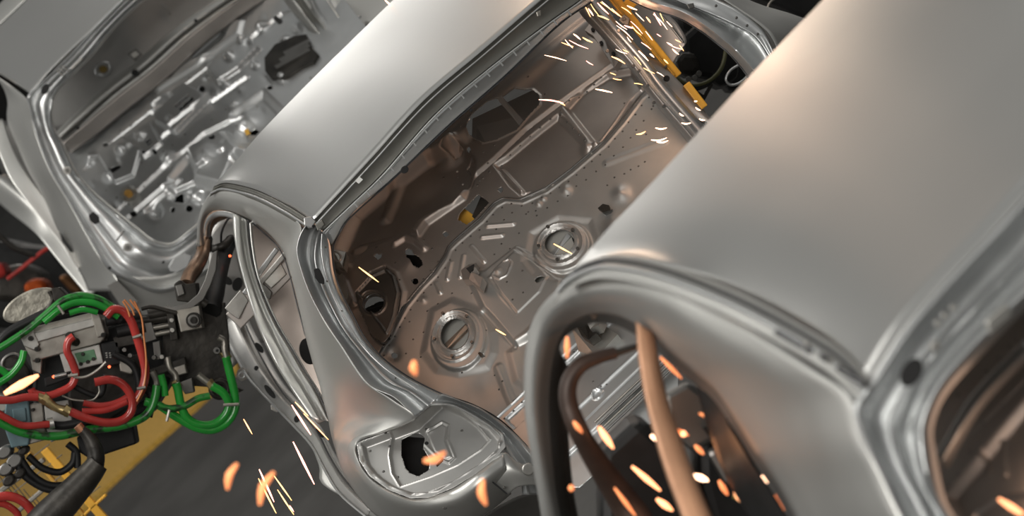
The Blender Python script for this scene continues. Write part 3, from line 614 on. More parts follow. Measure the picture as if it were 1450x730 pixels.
loft('inner_quarter_panel', [[(985,540,Y+1.3),(1010,545,Y+1.2),(1030,600,Y+1.1)],[(1000,600,Y+1.3),(1035,620,Y+1.2),(1060,650,Y+1.1)],[(1030,680,Y+1.3),(1070,690,Y+1.2),(1095,700,Y+1.1)],[(1080,760,Y+1.3),(1110,760,Y+1.2),(1130,760,Y+1.1)]], M_BLACK, ncar, nu=24, nv=12)

# ================================================================ far car body (left)
fcar = thing('car_body', 'bare steel car body at the left, farthest away, with a cross beam in its opening', 'car body', (-0.3, 5, 1.0))
YL = 4.42
roof('roof_panel', [(42,132),(80,90),(130,42),(172,0),(215,-45),(260,-90)], [(-62,82),(-30,60),(0,36),(42,-4),(85,-46),(130,-90)],
     [(-62,82),(-40,88),(-10,100),(15,114),(42,132)], YL, YL+1.3, M_ROOF, fcar, lip=(8,9))
loft('rear_roof_rail', [[(-30,62,YL+1.35),(-38,52,YL+1.4),(-44,40,YL+1.5)],[(0,34,YL+1.35),(-7,27,YL+1.4),(-14,18,YL+1.5)],[(42,-6,YL+1.35),(34,-14,YL+1.4),(26,-22,YL+1.5)]], M_PANEL, fcar, nu=16, nv=8)
SLf = [((-40,96,.9),(-55,84,.9)),((-5,112,.5),(-20,98,.6)),((10,140,.4),(36,138,.02)),((10,170,.4),(46,170,0)),((24,206,.38),(54,200,-.02)),((40,242,.34),(71,242,-.05)),((64,284,.3),(97,285,-.08)),
      ((80,322,.26),(119,325,-.11)),((98,356,.22),(139,360,-.14)),((118,395,.18),(160,386,-.17)),((125,412,.16),(175,412,-.2))]
loft('side_panel', [bul((a[0],a[1],a[2]+YL),(b[0],b[1],b[2]+YL),.05) for a,b in SLf], M_PANEL, fcar, nu=60, nv=16)
FLf = [((265,-95),(300,-60),0),((215,-46),(250,-30),0),((172,0),(200,2),0),((131,42),(158,42),0),((100,76),(131,76),0),((76,100),(99,108),0),((52,122),(79,133),0),((38,136),(74,152),0),((40,150),(73,165),0),((46,172),(77,186),0),((54,200),(88,204),-.02),((71,242),(106,242),-.05),
       ((97,285),(130,270),-.08),((119,325),(160,296),-.11),((139,360),(190,320),-.14),((158,386),(213,338),-.17),((185,400),(228,344),-.17),((225,415),(245,343),-.17),((270,400),(270,324),-.17),((330,360),(300,298),-.15),((400,300),(350,250),-.12)]
loft('windscreen_frame', [prof((a[0],a[1],YL+d),(b[0],b[1],YL+d), [(0,0),(.08,-.03),(.18,.02),(.35,.03),(.48,-.0),(.7,-.01),(.85,.02),(.93,-.02),(1,.04)]) for a,b,d in FLf], M_GALV, fcar, nu=120, nv=40, ang=60)
tube('frame_edge', [(b[0]+1,b[1],YL+d+.02) for a,b,d in FLf], 1.4, M_PANEL, fcar, n=120)
disc('frame_hole', 64, 126, 5, YL-.06, .01, M_HOLE, fcar, ry=8, rot=30)
slab('frame_hole', [(125,304),(132,299),(140,306),(141,314),(134,318),(127,312)], YL-.2, .01, M_HOLE, fcar, bevel=.004)
for q in ((95,241),(180,350)):
    disc('frame_bolt', q[0], q[1], 6, YL-.22, .02, M_ALU, fcar); disc('bolt_centre', q[0], q[1], 3, YL-.235, .01, M_DARKST, fcar)
disc('frame_hole', 155, 379, 2.5, YL-.3, .01, M_HOLE, fcar)
for k in range(3): beam('weld_tick', (80+k*4,99-k*3), (90+k*4,108-k*3), 1.1, YL-.05, YL-.05, M_ALU, fcar)
beam('weld_tick', (100,98), (116,82), 2, YL-.05, YL-.05, M_ALU, fcar)
beam('weld_tick', (164,341), (176,325), 1.1, YL-.22, YL-.22, M_DARKST, fcar)
loft('cowl_panel', [[(158,386,YL-.17),(172,410,YL-.15),(200,445,YL-.1)],[(200,392,YL-.18),(215,420,YL-.15),(240,460,YL-.1)],[(250,385,YL-.18),(270,415,YL-.15),(300,450,YL-.1)],[(310,350,YL-.16),(330,390,YL-.14),(350,430,YL-.1)],[(380,290,YL-.14),(400,330,YL-.12),(420,370,YL-.1)]], M_PANEL, fcar, nu=40, nv=16)
slab('cowl_recess', [(238,377),(246,365),(262,358),(272,362),(266,378),(250,386),(241,384)], YL-.21, .01, M_GALV, fcar, bevel=.003)
slab('cowl_gap', [(152,404),(166,396),(196,426),(190,440),(175,440)], YL-.2, .01, M_DARKST, fcar)
disc('frame_hole', 231, 371, 2.4, YL-.24, .01, M_HOLE, fcar, ry=1.6, rot=-40)
# left door ring and outer skin
loft('door_pillar', [[(-20,175,YL+.6),(-8,170,YL+.6),(4,168,YL+.6)],[(-2,215,YL+.55),(8,212,YL+.55),(18,210,YL+.55)],[(16,255,YL+.5),(28,250,YL+.5),(38,246,YL+.5)],[(48,298,YL+.45),(60,294,YL+.45),(70,288,YL+.45)],[(86,345,YL+.4),(95,342,YL+.4),(104,336,YL+.4)],[(112,385,YL+.35),(118,382,YL+.35),(126,376,YL+.35)]], M_PANEL, fcar, nu=40, nv=12)
loft('sill_panel', [[(-30,262,YL+.9),(-10,250,YL+.8),(8,246,YL+.8)],[(10,298,YL+.8),(24,280,YL+.7),(36,272,YL+.7)],[(50,330,YL+.6),(62,316,YL+.6),(72,308,YL+.6)],[(85,372,YL+.5),(95,366,YL+.5),(104,360,YL+.5)],[(125,420,YL+.4),(135,412,YL+.4),(142,404,YL+.4)]], M_PANEL, fcar, nu=30, nv=12)
loft('inner_door_panel', [[(-20,180,YL+1.3),(10,170,YL+1.2),(40,165,YL+1.2)],[(0,240,YL+1.2),(30,225,YL+1.1),(60,215,YL+1.0)],[(40,300,YL+1.1),(65,285,YL+1.0),(90,270,YL+.9)],[(90,360,YL+.9),(105,350,YL+.8),(120,340,YL+.7)]], M_DARKST, fcar, nu=20, nv=10)
slab('door_slot', [(82,326),(90,334),(112,364),(116,380),(108,378),(96,358),(84,338)], YL+.15, .01, M_ALU, fcar, bevel=.002)
slab('slot_shadow', [(84,328),(90,335),(104,356),(100,357),(88,342)], YL+.14, .008, M_HOLE, fcar, bevel=.001)
# interior floor of the far car
ls = Sheet((210,340,YL+.2),(90,215,YL+1.0),(340,0,YL+1.0), [(80,225),(90,205),(150,150),(240,80),(350,-15),(440,-60),(520,40),(520,150),(440,220),(330,300),(286,330),(237,350),(205,345),(140,290)], 1.25)
for p_, h_, s_ in (([(190,120),(250,60),(320,25),(345,30),(340,50),(280,95),(225,130)], .02, 10), ([(265,62),(300,38),(325,40),(318,58),(285,85),(268,82)], -.04, 7),
                   ([(295,100),(350,55),(370,70),(340,100),(310,120)], .03, 4), ([(215,150),(262,120),(300,140),(250,190),(222,175)], .03, 4),
                   ([(213,160),(240,135),(248,140),(222,165)], -.035, 4), ([(140,220),(175,195),(200,215),(190,250),(165,260)], .02, 3), ([(190,190),(215,175),(230,205),(205,225)], .022, 3),
                   ([(270,215),(320,190),(345,215),(320,270),(280,260)], .05, 14), ([(240,250),(265,220),(285,250),(262,285),(240,280)], -.03, 12), ([(330,160),(370,130),(400,160),(380,210),(340,200)], -.03, 16)):
    ls.poly(p_, h_, s_)
for a in ([(165,300),(230,240),(290,190),(340,165)],[(180,310),(250,250)],[(350,60),(400,20),(430,10)],[(205,300),(245,265),(300,240)],[(300,145),(350,110)],[(230,195),(300,140)]): ls.rib(a, 5, .02)
ls.rib([(120,240),(160,200),(210,160),(300,90),(330,80)], 4, -.02); ls.rib([(420,150),(370,200),(330,260)], 8, .02)
for q in ((350,165,14),(340,175,8),(300,230,14),(330,85,6),(345,62,5),(362,92,5),(320,120,5),(205,196,5),(155,250,7),(130,225,8),(175,215,7),(240,225,10),(400,110,8),(370,40,8)): ls.bump(q[0], q[1], q[2], .03)
for q in ((420,40,8),(400,180,9),(280,280,9),(220,300,9),(190,140,8),(215,110,8),(240,105,6)): ls.bump(q[0], q[1], q[2], -.03)
holes = [[(257,160),(277,143),(279,146),(260,163)],[(251,156),(271,139),(273,141),(253,158)],circ(286,126,4.5),circ(382,124,4,3),circ(395,30,5,4,30),[(158,243),(171,236),(175,240),(163,250)],circ(150,205,4,3),circ(189,303,5,4),
         circ(250,277,5,9,20),circ(268,295,5),circ(245,297,3,4,20),circ(307,203,5,4),[(350,182),(358,178),(364,181),(358,186),(350,186)],[(209,205),(216,199),(217,202),(211,208)],[(211,208),(218,203),(219,205),(213,211)],circ(206,219,2.5),circ(220,216,2.5)]
for h_ in holes: ls.hole(h_)
ls.H *= 1.5
for _ in range(70):
    a_, b_ = random.uniform(110,470), random.uniform(10,330); ls.bump(a_, b_, random.uniform(4,11), random.uniform(-.03,.03), random.uniform(3,8), random.uniform(-60,60))
ls.build('floor_pan', M_GALV, fcar)
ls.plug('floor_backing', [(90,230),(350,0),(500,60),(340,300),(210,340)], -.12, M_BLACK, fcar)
ls.plug('rough_patch', [(377,85),(392,66),(420,54),(436,52),(440,66),(453,80),(446,92),(430,98),(404,116),(386,114),(378,104)], .015, M_IRON, fcar, thick=.02)
for k in range(3): ls.plug('patch_rib', [(392+k*6,98-k*10),(440,72-k*6),(443,76-k*6),(396+k*6,103-k*10)], .02, M_DARKST, fcar, thick=.01)
ls.plug('round_plug', circ(186,279,13,12,0,8), .02, M_ALU, fcar, thick=.02); ls.plug('plug_centre', circ(186,279,6,5.5), .024, mat('amber_plug', (.45,.25,.05), .5, 0), fcar)
ls.plug('amber_sticker', [(344,183),(350,180),(352,186),(346,188)], .012, mat('amber_mark', (.5,.28,.04), .5, 0), fcar)
ls.k = .55
ls.dots('weld_spots', [(random.uniform(130,420), 0) for _ in range(0)] + [(170,185),(185,178),(200,230),(232,215),(245,205),(262,190),(300,170),(320,155),(268,110),(300,90),(340,130),(360,145),(410,95),(440,110),(150,270),(165,280),(205,265),(225,260),(312,65),(305,70),(290,50),(280,60),(320,225),(290,290)], 2, M_DARKST, fcar)
# cross beam with bright tube edge
Bm = [((70,196),(98,214),.9),((104,162),(140,184),.9),((142,126),(182,150),.9),((196,84),(236,108),.9),((244,42),(286,62),.9),((300,2),(345,16),.9),((360,-35),(400,-20),.9)]
loft('cross_beam', [prof((a[0],a[1],YL+d),(b[0],b[1],YL+d), [(0,.03),(.12,-.03),(.3,-.04),(.42,0),(.5,.0),(.9,.01),(1,.05)]) for a,b,d in Bm], M_PANEL, fcar, nu=40, nv=22)
loft('beam_lower_face', [prof((a[0]*.5+b[0]*.5,a[1]*.5+b[1]*.5,YL+d-.03),(b[0]+3,b[1]+3,YL+d-.01), [(0,0),(.1,-.005),(.9,-.005),(1,.02)]) for a,b,d in Bm], M_WALL, fcar, nu=40, nv=10)
slab('beam_bracket', [(180,76),(192,68),(201,76),(190,86)], YL+.82, .03, M_DARKST, fcar); slab('bracket_face', [(184,77),(192,72),(197,77),(189,82)], YL+.8, .02, M_ALU, fcar)
disc('beam_hole', 191, 103, 5, YL+.83, .01, M_HOLE, fcar); disc('beam_hole', 110, 181, 2.5, YL+.83, .01, M_HOLE, fcar); disc('beam_hole', 277, 29, 2.5, YL+.83, .01, M_HOLE, fcar)
loft('dash_panel', [[(40,185,YL+1.3),(80,90,YL+1.3),(150,-20,YL+1.3)],[(100,185,YL+1.3),(150,110,YL+1.3),(215,-30,YL+1.3)],[(200,120,YL+1.3),(240,40,YL+1.3),(280,-60,YL+1.3)],[(300,40,YL+1.3),(320,0,YL+1.3),(330,-60,YL+1.3)]], M_SHEET, fcar, nu=24, nv=16)
ringtube('speaker_ring', 146, 98, 11, 9, YL+1.22, 2, M_GALV, fcar, rot=-30); disc('ring_centre', 146, 98, 6, YL+1.22, .01, mat('amber_seal', (.25,.17,.04), .5, 0), fcar, ry=5)
beam('dash_rib', (228,5), (240,20), 2, YL+1.2, YL+1.2, M_SHEET, fcar)
# far side rails and floor of the far car
loft('far_rail', [prof((a[0],a[1],YL+d),(b[0],b[1],YL+d), [(0,.03),(.15,0),(.4,-.02),(.5,.03),(.6,.02),(.75,-.03),(.95,0),(1,.03)]) for a,b,d in
     [((385,-25),(405,-50),.6),((400,-2),(432,-12),.6),((420,25),(450,14),.55),((444,52),(468,40),.5),((470,84),(490,64),.45)]], M_PANEL, fcar, nu=30, nv=26)
loft('far_rail', [prof((a[0],a[1],YL+d),(b[0],b[1],YL+d), [(0,.03),(.3,0),(.7,0),(1,.03)]) for a,b,d in [((430,-14),(438,-20),.5),((450,30),(458,24),.5),((476,62),(484,54),.5),((488,70),(494,62),.5)]], M_GALV, fcar, nu=20, nv=8)
loft('far_quarter_panel', [[(455,-22,YL+.6),(500,-30,YL+.6),(590,-40,YL+.6)],[(470,5,YL+.55),(510,0,YL+.55),(580,-10,YL+.55)],[(485,35,YL+.5),(515,32,YL+.5),(560,20,YL+.5)],[(498,60,YL+.45),(515,60,YL+.45),(540,50,YL+.45)]], M_PANEL, fcar, nu=24, nv=12)
tube('panel_edge', [(462,-2,YL+.5),(480,25,YL+.48),(494,48,YL+.45)], 1.2, M_ALU, fcar)
beam('panel_rib', (502,29), (511,22), 1.8, YL+.4, YL+.4, M_GALV, fcar); disc('panel_hole', 521, 35, 4, YL+.4, .01, M_HOLE, fcar, ry=2.5, rot=-30); disc('panel_boss', 519, 32, 3.2, YL+.38, .02, M_ALU, fcar)
# ================================================================ welding gun hanging in from the left
gun = thing('welding_gun', 'black robot welding gun with red and green hoses, reaching into the middle car door opening', 'welding gun', tuple(P(180, 520, 1.5)))
g = 1.5
def gs(name, poly, m, y=g, t=.05, b=.002, **k): return slab(name, poly, y, t, m, gun, bevel=b, **k)
def gt(name, pts, r, m, y=g, **k): return tube(name, [(p[0], p[1], p[2] if len(p) > 2 else y) for p in pts], r, m, gun, **k)
# masses behind the hoses
gs('gun_frame', [(52,505),(150,462),(200,446),(238,440),(242,540),(214,585),(150,600),(62,618),(48,560)], M_BLACK, g+.12, .15, .01)
gs('mount_plate', [(230,445),(262,432),(318,428),(323,470),(327,520),(322,542),(345,552),(330,560),(300,548),(258,545),(232,530)], M_IRON, g+.06, .03)
gs('lower_box', [(108,618),(188,598),(193,628),(128,650),(112,640)], M_BLACK, g, .1, .006)
gs('transformer_shell', [(100,520),(200,500),(212,560),(150,600),(90,600)], M_IRON, g+.06, .1, .01)
# aluminium cylinder body
gs('cylinder_body', [(26,468),(134,441),(146,452),(150,476),(142,486),(46,512),(36,494)], M_BRACK, g-.02, .09, .004)
gs('cylinder_bar', [(48,471),(134,449),(139,460),(54,484)], M_ALU, g-.035, .03, .003)
gs('cylinder_cap', [(24,466),(44,461),(56,488),(48,496),(34,490)], M_ALU, g-.04, .08, .003)
gs('cylinder_cap', [(128,443),(140,441),(150,474),(138,478)], M_BRACK, g-.04, .08, .003)
gs('lower_block', [(40,492),(143,466),(148,482),(60,506),(58,530),(46,524)], M_BRACK, g-.01, .08, .003)
for q in ((43,479),(52,494),(52,510),(146,474)): disc('cap_screw', q[0], q[1], 3.6, g-.06, .03, M_IRON, gun); disc('screw_socket', q[0], q[1], 1.8, g-.063, .01, M_BLACK, gun)
tube('hose_port', [(98,474,g-.06),(102,482,g-.04),(108,484,g-.02)], 6, M_IRON, gun, n=10)
# valve block
gs('valve_block', [(84,501),(141,487),(147,514),(92,528)], M_ALU, g-.03, .06, .003)
gs('valve_plate', [(105,500),(133,494),(137,508),(112,515)], mat('green_label', (.10,.22,.12), .5, .2, .2, 30), g-.034, .01, .001)
for q in ((117,501),(114,515),(124,512),(132,508)): disc('valve_screw', q[0], q[1], 2.6, g-.045, .02, M_IRON, gun)
gs('control_module', [(142,486),(168,482),(172,515),(148,520)], M_BLACK, g-.02, .06, .004)
for k in range(3):
    for j in range(2): gs('module_mark', [(149+j*5+k*.4,499+k*3),(151.5+j*5+k*.4,498.5+k*3),(152+j*5+k*.4,500+k*3),(149.5+j*5+k*.4,500.5+k*3)], M_ALU, g-.024, .004, .0002)
disc('status_light', 154.5, 519, 1.8, g-.03, .01, M_LED, gun); disc('status_light', 76, 533, 2.2, g-.05, .01, M_LED, gun)
gs('sensor_body', [(62,535),(78,530),(100,526),(101,534),(82,542),(64,548)], M_BLACK, g-.03, .03, .004)
cyl('sensor_tip', (76,533,g-.045), (94,529,g-.045), 2.8, M_ALU, gun)
# blue grey box and plates at lower left
gs('junction_box', [(8,571),(40,566),(45,605),(40,630),(16,634),(4,600)], M_BLUE, g-.06, .1, .004)
gs('junction_cover', [(17,579),(36,577),(38,596),(20,600)], M_BLUE, g-.07, .02, .003)
gs('side_plate', [(42,572),(60,570),(66,622),(30,632),(24,626),(40,608)], M_BRACK, g-.04, .06, .003)
gs('side_plate', [(62,572),(97,566),(106,612),(72,626),(66,610)], M_ALU, g-.03, .06, .003)
for q in ((46,580),(50,615),(26,633),(96,598),(68,575)): disc('plate_screw', q[0], q[1], 2.4, g-.06, .02, M_IRON, gun)
gs('upper_plate', [(-6,556),(10,560),(12,580),(-6,585)], M_BRACK, g, .05, .003)
# robot wrist flange
wf = circ(40,432,40,19,-28,36)
gs('wrist_flange', wf, mat('worn_casting', (.36,.34,.29), .55, .7, .3, 18, .5), g+.10, .08, .006, smooth=True)
tube('flange_rim', [(70,412,g+.09),(74,424,g+.09),(62,442,g+.09),(36,455,g+.09)], 3, M_IRON, gun)
gs('flange_lug', [(72,408),(84,406),(96,418),(90,430),(76,426)], M_IRON, g+.08, .06, .004)
gs('arm_casting', [(-6,520),(10,500),(30,505),(44,530),(40,560),(12,560),(-6,550)], M_IRON, g+.05, .08, .01)
ringtube('casting_rim', 16, 512, 14, 10, g+.04, 2.4, M_DARKST, gun, rot=-30)
# cylinders and rods toward the plate
for (a, b, r, m) in (((190,455),(236,449),6,M_IRON),((196,468),(243,459),3.4,M_BRACK),((196,478),(244,468),3.4,M_BRACK),((165,470),(205,462),9,M_BLACK),((210,446),(240,440),8,M_IRON),((150,455),(200,446),7,M_BLACK)):
    cyl('piston_rod' if r < 4 else 'piston_sleeve', (a[0],a[1],g-.01), (b[0],b[1],g-.01), r, m, gun)
gs('guide_block', [(198,458),(214,454),(222,480),(206,485)], M_DARKST, g-.02, .05, .002)
gs('guide_block', [(236,444),(246,442),(252,480),(242,482)], M_IRON, g-.03, .06, .002)
gs('guide_block', [(216,484),(226,482),(229,508),(219,510)], M_DARKST, g-.01, .05, .002)
gs('guide_block', [(160,478),(196,472),(198,486),(164,492)], M_IRON, g-.02, .05, .002)
for q in ((243,453),(244,467),(229,505),(208,520),(218,506),(176,495),(184,503)): disc('hex_bolt', q[0], q[1], 3.2, g-.04, .03, M_ALU if q[0] > 225 else M_DARKST, gun)
gs('connector_block', [(168,510),(186,506),(192,520),(186,530),(170,526)], M_BRACK, g-.02, .04, .004)
gs('pivot_block', [(249,438),(282,432),(287,464),(256,470)], M_BRACK, g-.05, .07, .003)
disc('pivot_ring', 274, 453, 11, g-.07, .03, M_IRON, gun); disc('pivot_washer', 274, 453, 8, g-.08, .03, M_DARKST, gun); disc('pivot_pin', 274, 453, 5, g-.095, .03, M_IRON, gun)
cyl('stop_pin', (284,425,g-.02), (292,431,g-.02), 6, M_IRON, gun)
gs('manifold', [(212,522),(262,505),(264,516),(215,534)], M_IRON, g-.02, .04, .003)
gs('manifold_port', [(246,520),(262,515),(265,528),(250,532)], M_BRACK, g-.03, .04, .003)
gs('manifold_port', [(252,542),(272,534),(275,555),(262,558)], M_DARKST, g-.02, .04, .003)
gt('elbow_fitting', [(237,505),(240,520),(248,530),(250,542)], 4.5, M_BRACK, g-.03, n=20)
gt('elbow_fitting', [(216,525),(222,540),(220,556)], 4.5, M_BRACK, g-.03, n=20)
gt('elbow_fitting', [(309,477),(317,482),(318,495),(320,504)], 4.5, M_BRACK, g-.04, n=20)
gt('elbow_fitting', [(280,530),(290,538),(298,544)], 5, M_BRACK, g-.03, n=20)
for a, b in (((246,538),(252,548)),((316,497),(323,508)),((295,539),(303,550))): cyl('hose_nut', (*a,g-.03), (*b,g-.03), 6.4, M_BRASS, gun, sides=6)
disc('plate_stud', 307, 496, 5, g+.04, .02, M_DARKST, gun); disc('stud_core', 307, 496, 2, g+.03, .02, M_BLACK, gun)
ringtube('cable_eye', 311, 550, 12, 12, g, 4, M_IRON, gun)
# electrode arms
gt('copper_arm', [(330,300,2.0),(318,302,1.98),(306,306,1.95),(296,314,1.92),(291,328,1.88),(289,345,1.8),(286,362,1.75),(276,380,1.65),(268,392,1.6),(264,404,1.55)], [6,8.5,9,9,9,9,10,11,11,10], M_COPPER, n=70)
cyl('arm_collar', (290,338,1.83), (289,352,1.8), 11, M_IRON, gun); disc('collar_bolt', 281, 346, 3, 1.76, .02, M_DARKST, gun)
gs('arm_clamp', [(246,402),(254,396),(262,402),(278,400),(280,420),(268,428),(250,426)], M_IRON, g-.02, .09, .004)
gs('clamp_jaw', [(248,404),(258,402),(262,416),(252,420)], M_DARKST, g-.035, .04, .003)
gt('rubber_shroud', [(330,338,1.98),(320,352,1.95),(312,372,1.85),(306,395,1.7),(302,420,1.6),(298,440,1.55)], [8,12,14,15,15,14], M_BLACK)
gs('link_plate', [(300,358),(308,354),(306,382),(298,404),(288,424),(270,437),(240,441),(210,437),(212,432),(245,434),(266,428),(280,416),(290,396),(296,374)], M_DARKST, g-.05, .02, .002)
gt('shroud_clamp', [(302,352,1.9),(310,350,1.88),(320,345,1.88),(326,338,1.9)], 6, M_IRON)
disc('status_light', 325.5, 362, 1.6, 1.75, .01, M_LED, gun)
gt('fairlead_strip', [(200,437),(215,434),(232,438),(250,443)], 3, M_IRON, g-.05)
# hoses
GL, RL = 'shiny green hose', 'red hose'
gh = [([(-8,497),(12,485),(40,466),(66,444),(88,426),(112,418),(140,423),(162,436)],5,M_GREEND),([(62,456),(84,438),(106,428),(130,428),(150,436),(168,448)],5,M_GREEN),([(98,443),(118,438),(138,442)],4,M_GREEN),
      ([(-8,592),(8,602),(36,613),(80,617),(120,609),(168,603),(200,592),(214,578),(220,560),(222,545)],6,M_GREEND),([(320,505),(326,530),(332,556),(333,578),(322,597),(302,608),(278,605),(250,590),(226,574),(205,568)],6,M_GREEN),
      ([(300,546),(316,556),(324,572),(318,588),(302,600),(280,600),(264,590),(256,572),(252,552),(249,542)],6,M_GREEN),([(222,572),(240,578),(262,574),(280,564),(297,560)],5,M_GREEND),([(34,496),(30,512),(16,530),(-6,545)],5,M_GREEN),([(-4,520),(6,526),(14,534)],5,M_GREEN),([(228,530),(232,545),(234,560)],5,M_GREEN)]
for i, (p_, r_, m_) in enumerate(gh): gt('green_hose', p_, r_, m_, g-.10-.006*(i % 4), label='green hose with black scuff marks' if m_ is M_GREEND else None)
rh = [([(104,476),(97,482),(95,496),(102,512),(107,528),(102,544),(86,554),(66,560),(48,556),(44,550)],5.5),([(150,448),(160,438),(174,440),(186,455),(194,478),(202,505),(206,528),(201,550),(188,572)],6),
      ([(134,541),(156,537),(174,544),(186,562),(186,582),(172,595),(150,598),(124,592),(99,582)],6),([(-8,566),(16,566),(36,562),(54,562)],5.5),([(118,570),(142,574),(164,570),(184,560)],4.5),([(116,582),(150,580),(180,568)],4.5),
      ([(-6,582),(10,592),(34,602),(70,600)],5),([(-8,704),(12,702),(30,708),(44,722),(50,742)],6.5),([(-8,712),(8,714),(24,726),(28,742)],5)]
for i, (p_, r_) in enumerate(rh): gt('red_hose', p_, r_, M_RED, g-.12-.006*(i % 4))
gt('brass_coupling', [(53,561),(64,566),(78,576),(98,583)], [6,7,5.5,8], M_BRASS, g-.13, n=16)
for a, b in (((60,562),(66,566)),((90,578),(97,583))): cyl('coupling_nut', (*a,g-.13), (*b,g-.13), 8.5, M_BRASS, gun, sides=6)
cyl('hose_clamp', (68,600,g-.12), (76,598,g-.12), 8, M_ALU, gun)
for p_, r_ in (([(-8,492),(10,472),(40,455),(70,442),(110,436),(150,440),(172,452)],6.5),([(60,600),(90,602),(120,596)],6),([(160,500),(190,520),(196,560),(180,590)],5),([(100,545),(140,560),(150,530)],4),([(20,560),(-6,530)],6),([(200,545),(215,560),(210,590)],6)):
    gt('black_cable', p_, r_, M_BLACK, g-.07)
for p_ in ([(184,424),(190,432),(200,448),(204,478),(207,512),(204,545),(194,568)],[(176,424),(186,436),(190,446)],[(190,426),(197,440)],[(174,426),(180,436),(184,448)]): gt('copper_wire', p_, 1.3, mat('orange_wire', (.50,.18,.06), .4, .2), g-.15, sides=8)
gt('grey_wire', [(100,528),(108,534),(124,532),(140,522),(150,512)], 2, M_BRACK, g-.13); gt('grey_wire', [(88,560),(106,566),(130,566),(140,556),(140,546)], 1.3, M_BRACK, g-.1)
for a, b in (((82,432),(90,444)),((240,580),(236,596)),((316,573),(338,572)),((188,478),(200,474)),((194,550),(206,548)),((96,532),(110,530)),((120,605),(122,615))): cyl('cable_tie', (*a,g-.17), (*b,g-.17), 2.2, M_BRACK, gun)
# lower cable loops, connector cluster and the thick sleeved arm
for p_ in ([(30,650),(46,672),(70,686),(98,684),(112,668)],[(40,645),(60,662),(84,668),(102,656),(106,640)],[(24,640),(30,668),(60,690),(92,696)],[(96,628),(108,640),(110,662)]): gt('black_cable', p_, 5, M_BLACK, g-.02)
for q in ((6,640,12),(20,652,13),(8,664,12),(28,670,9),(12,680,10),(32,638,8)): disc('connector_plug', q[0], q[1], q[2], g-.04, .06, M_DARKST if q[2] > 11 else M_IRON, gun, ry=q[2]*.75, rot=-40, bevel=.006)
gt('sleeved_arm', [(112,605),(122,614),(132,630),(136,645),(134,660)], [6,8,11,12,13], M_IRON, g-.2, n=30); cyl('copper_tip', (110,602,g-.2), (116,609,g-.2), 6.6, mat('copper_tip', (.6,.28,.16), .35, .9), gun)
gt('arm_sleeve', [(139,655),(126,672),(104,696),(74,728),(50,756)], [15,19,22,25,27], M_IRON, g-.24, n=40)

# ================================================================ things behind
def Pz(px, py, z):
    d = ray(px, py); t = (z-POS[2])/d[2]; return POS+d*t
def floorslab(name, poly, z, thick, m, parent=None, **k):
    a = np.array([Pz(x, y, z) for x, y in poly]); b = a-np.array([0, 0, thick]); n = len(a)
    fs_ = [list(range(n)), list(range(2*n-1, n-1, -1))]+[[i, i+n, (i+1) % n+n, (i+1) % n] for i in range(n)]
    if np.cross(a[1]-a[0], a[2]-a[0])[2] < 0: fs_ = [f[::-1] for f in fs_]
    return obj(name, np.vstack([a, b]), fs_, m, parent, smooth=False, **k)
pl = floorslab('platform', [(-60,700),(60,600),(150,520),(250,440),(322,452),(330,500),(335,520),(245,602),(190,650),(135,702),(60,770),(-60,800)], .03, .03, mat('yellow_chequer_plate', (.60,.35,.05), .5, 0, .25, 60, .5))
tag(pl, 'yellow tread plate platform edge on the concrete floor behind the welding gun', 'platform')
fence = thing('guard_fence', 'yellow framed wire mesh safety fence at the lower left corner below the gun', 'fence', tuple(P(60, 700, 3.0)))
fy = 2.6
def fb(name, a, b, w, m, t=.03, y=fy): return beam(name, a, b, w, y, y, m, fence, t)
fb('fence_post', (62,636), (150,738), 6, M_YELB); fb('fence_post', (40,640), (138,752), 2.5, M_YEL); fb('fence_rail', (-10,702), (62,650), 3.5, M_BRACK); fb('fence_rail', (20,728), (64,690), 3, M_BRACK)
fb('fence_rail', (112,735), (150,700), 2, M_YELB)
for k in range(9): fb('mesh_wire', (-6+k*13,668+k*8), (34+k*13,718+k*8), .7, M_DARKST, .004)
for k in range(5): fb('mesh_wire', (-10+k*18,690+k*15), (70+k*18,628+k*15), .7, M_DARKST, .004)
def clutter(name, label, cat, loc, items):
    t = thing(name, label, cat, loc)
    for it in items: it(t)
    return t
rob = thing('industrial_robot', 'blurred orange and black robot in the dark beyond the far left car', 'robot', tuple(P(50, 400, 7.0)))
slab('robot_base', [(-10,380),(30,372),(60,385),(70,420),(40,430),(-10,425)], 7.2, .3, M_IRON, rob, bevel=.03)
slab('robot_arm', [(30,402),(50,392),(66,398),(72,425),(40,430)], 7.0, .2, mat('orange_paint', (.35,.07,.02), .5), rob, bevel=.03)
tube('robot_cable', [(10,395,6.9),(30,380,6.9),(60,356,6.9),(80,345,6.9)], 3, M_RED, rob); tube('robot_cable', [(-5,330,6.9),(20,350,6.9),(50,362,6.9)], 4, M_IRON, rob)
slab('robot_wrist', [(-10,370),(4,372),(10,390),(-10,398)], 6.9, .2, M_RED, rob, bevel=.03)
slab('robot_link', [(80,392),(92,386),(118,410),(112,420),(98,412)], 7.0, .1, mat('brown_cable', (.12,.06,.03), .5), rob, bevel=.02)
slab('robot_column', [(-40,330),(30,345),(80,350),(130,400),(150,440),(60,470),(-40,460)], 8.0, .5, M_BLACK, rob, bevel=.05)
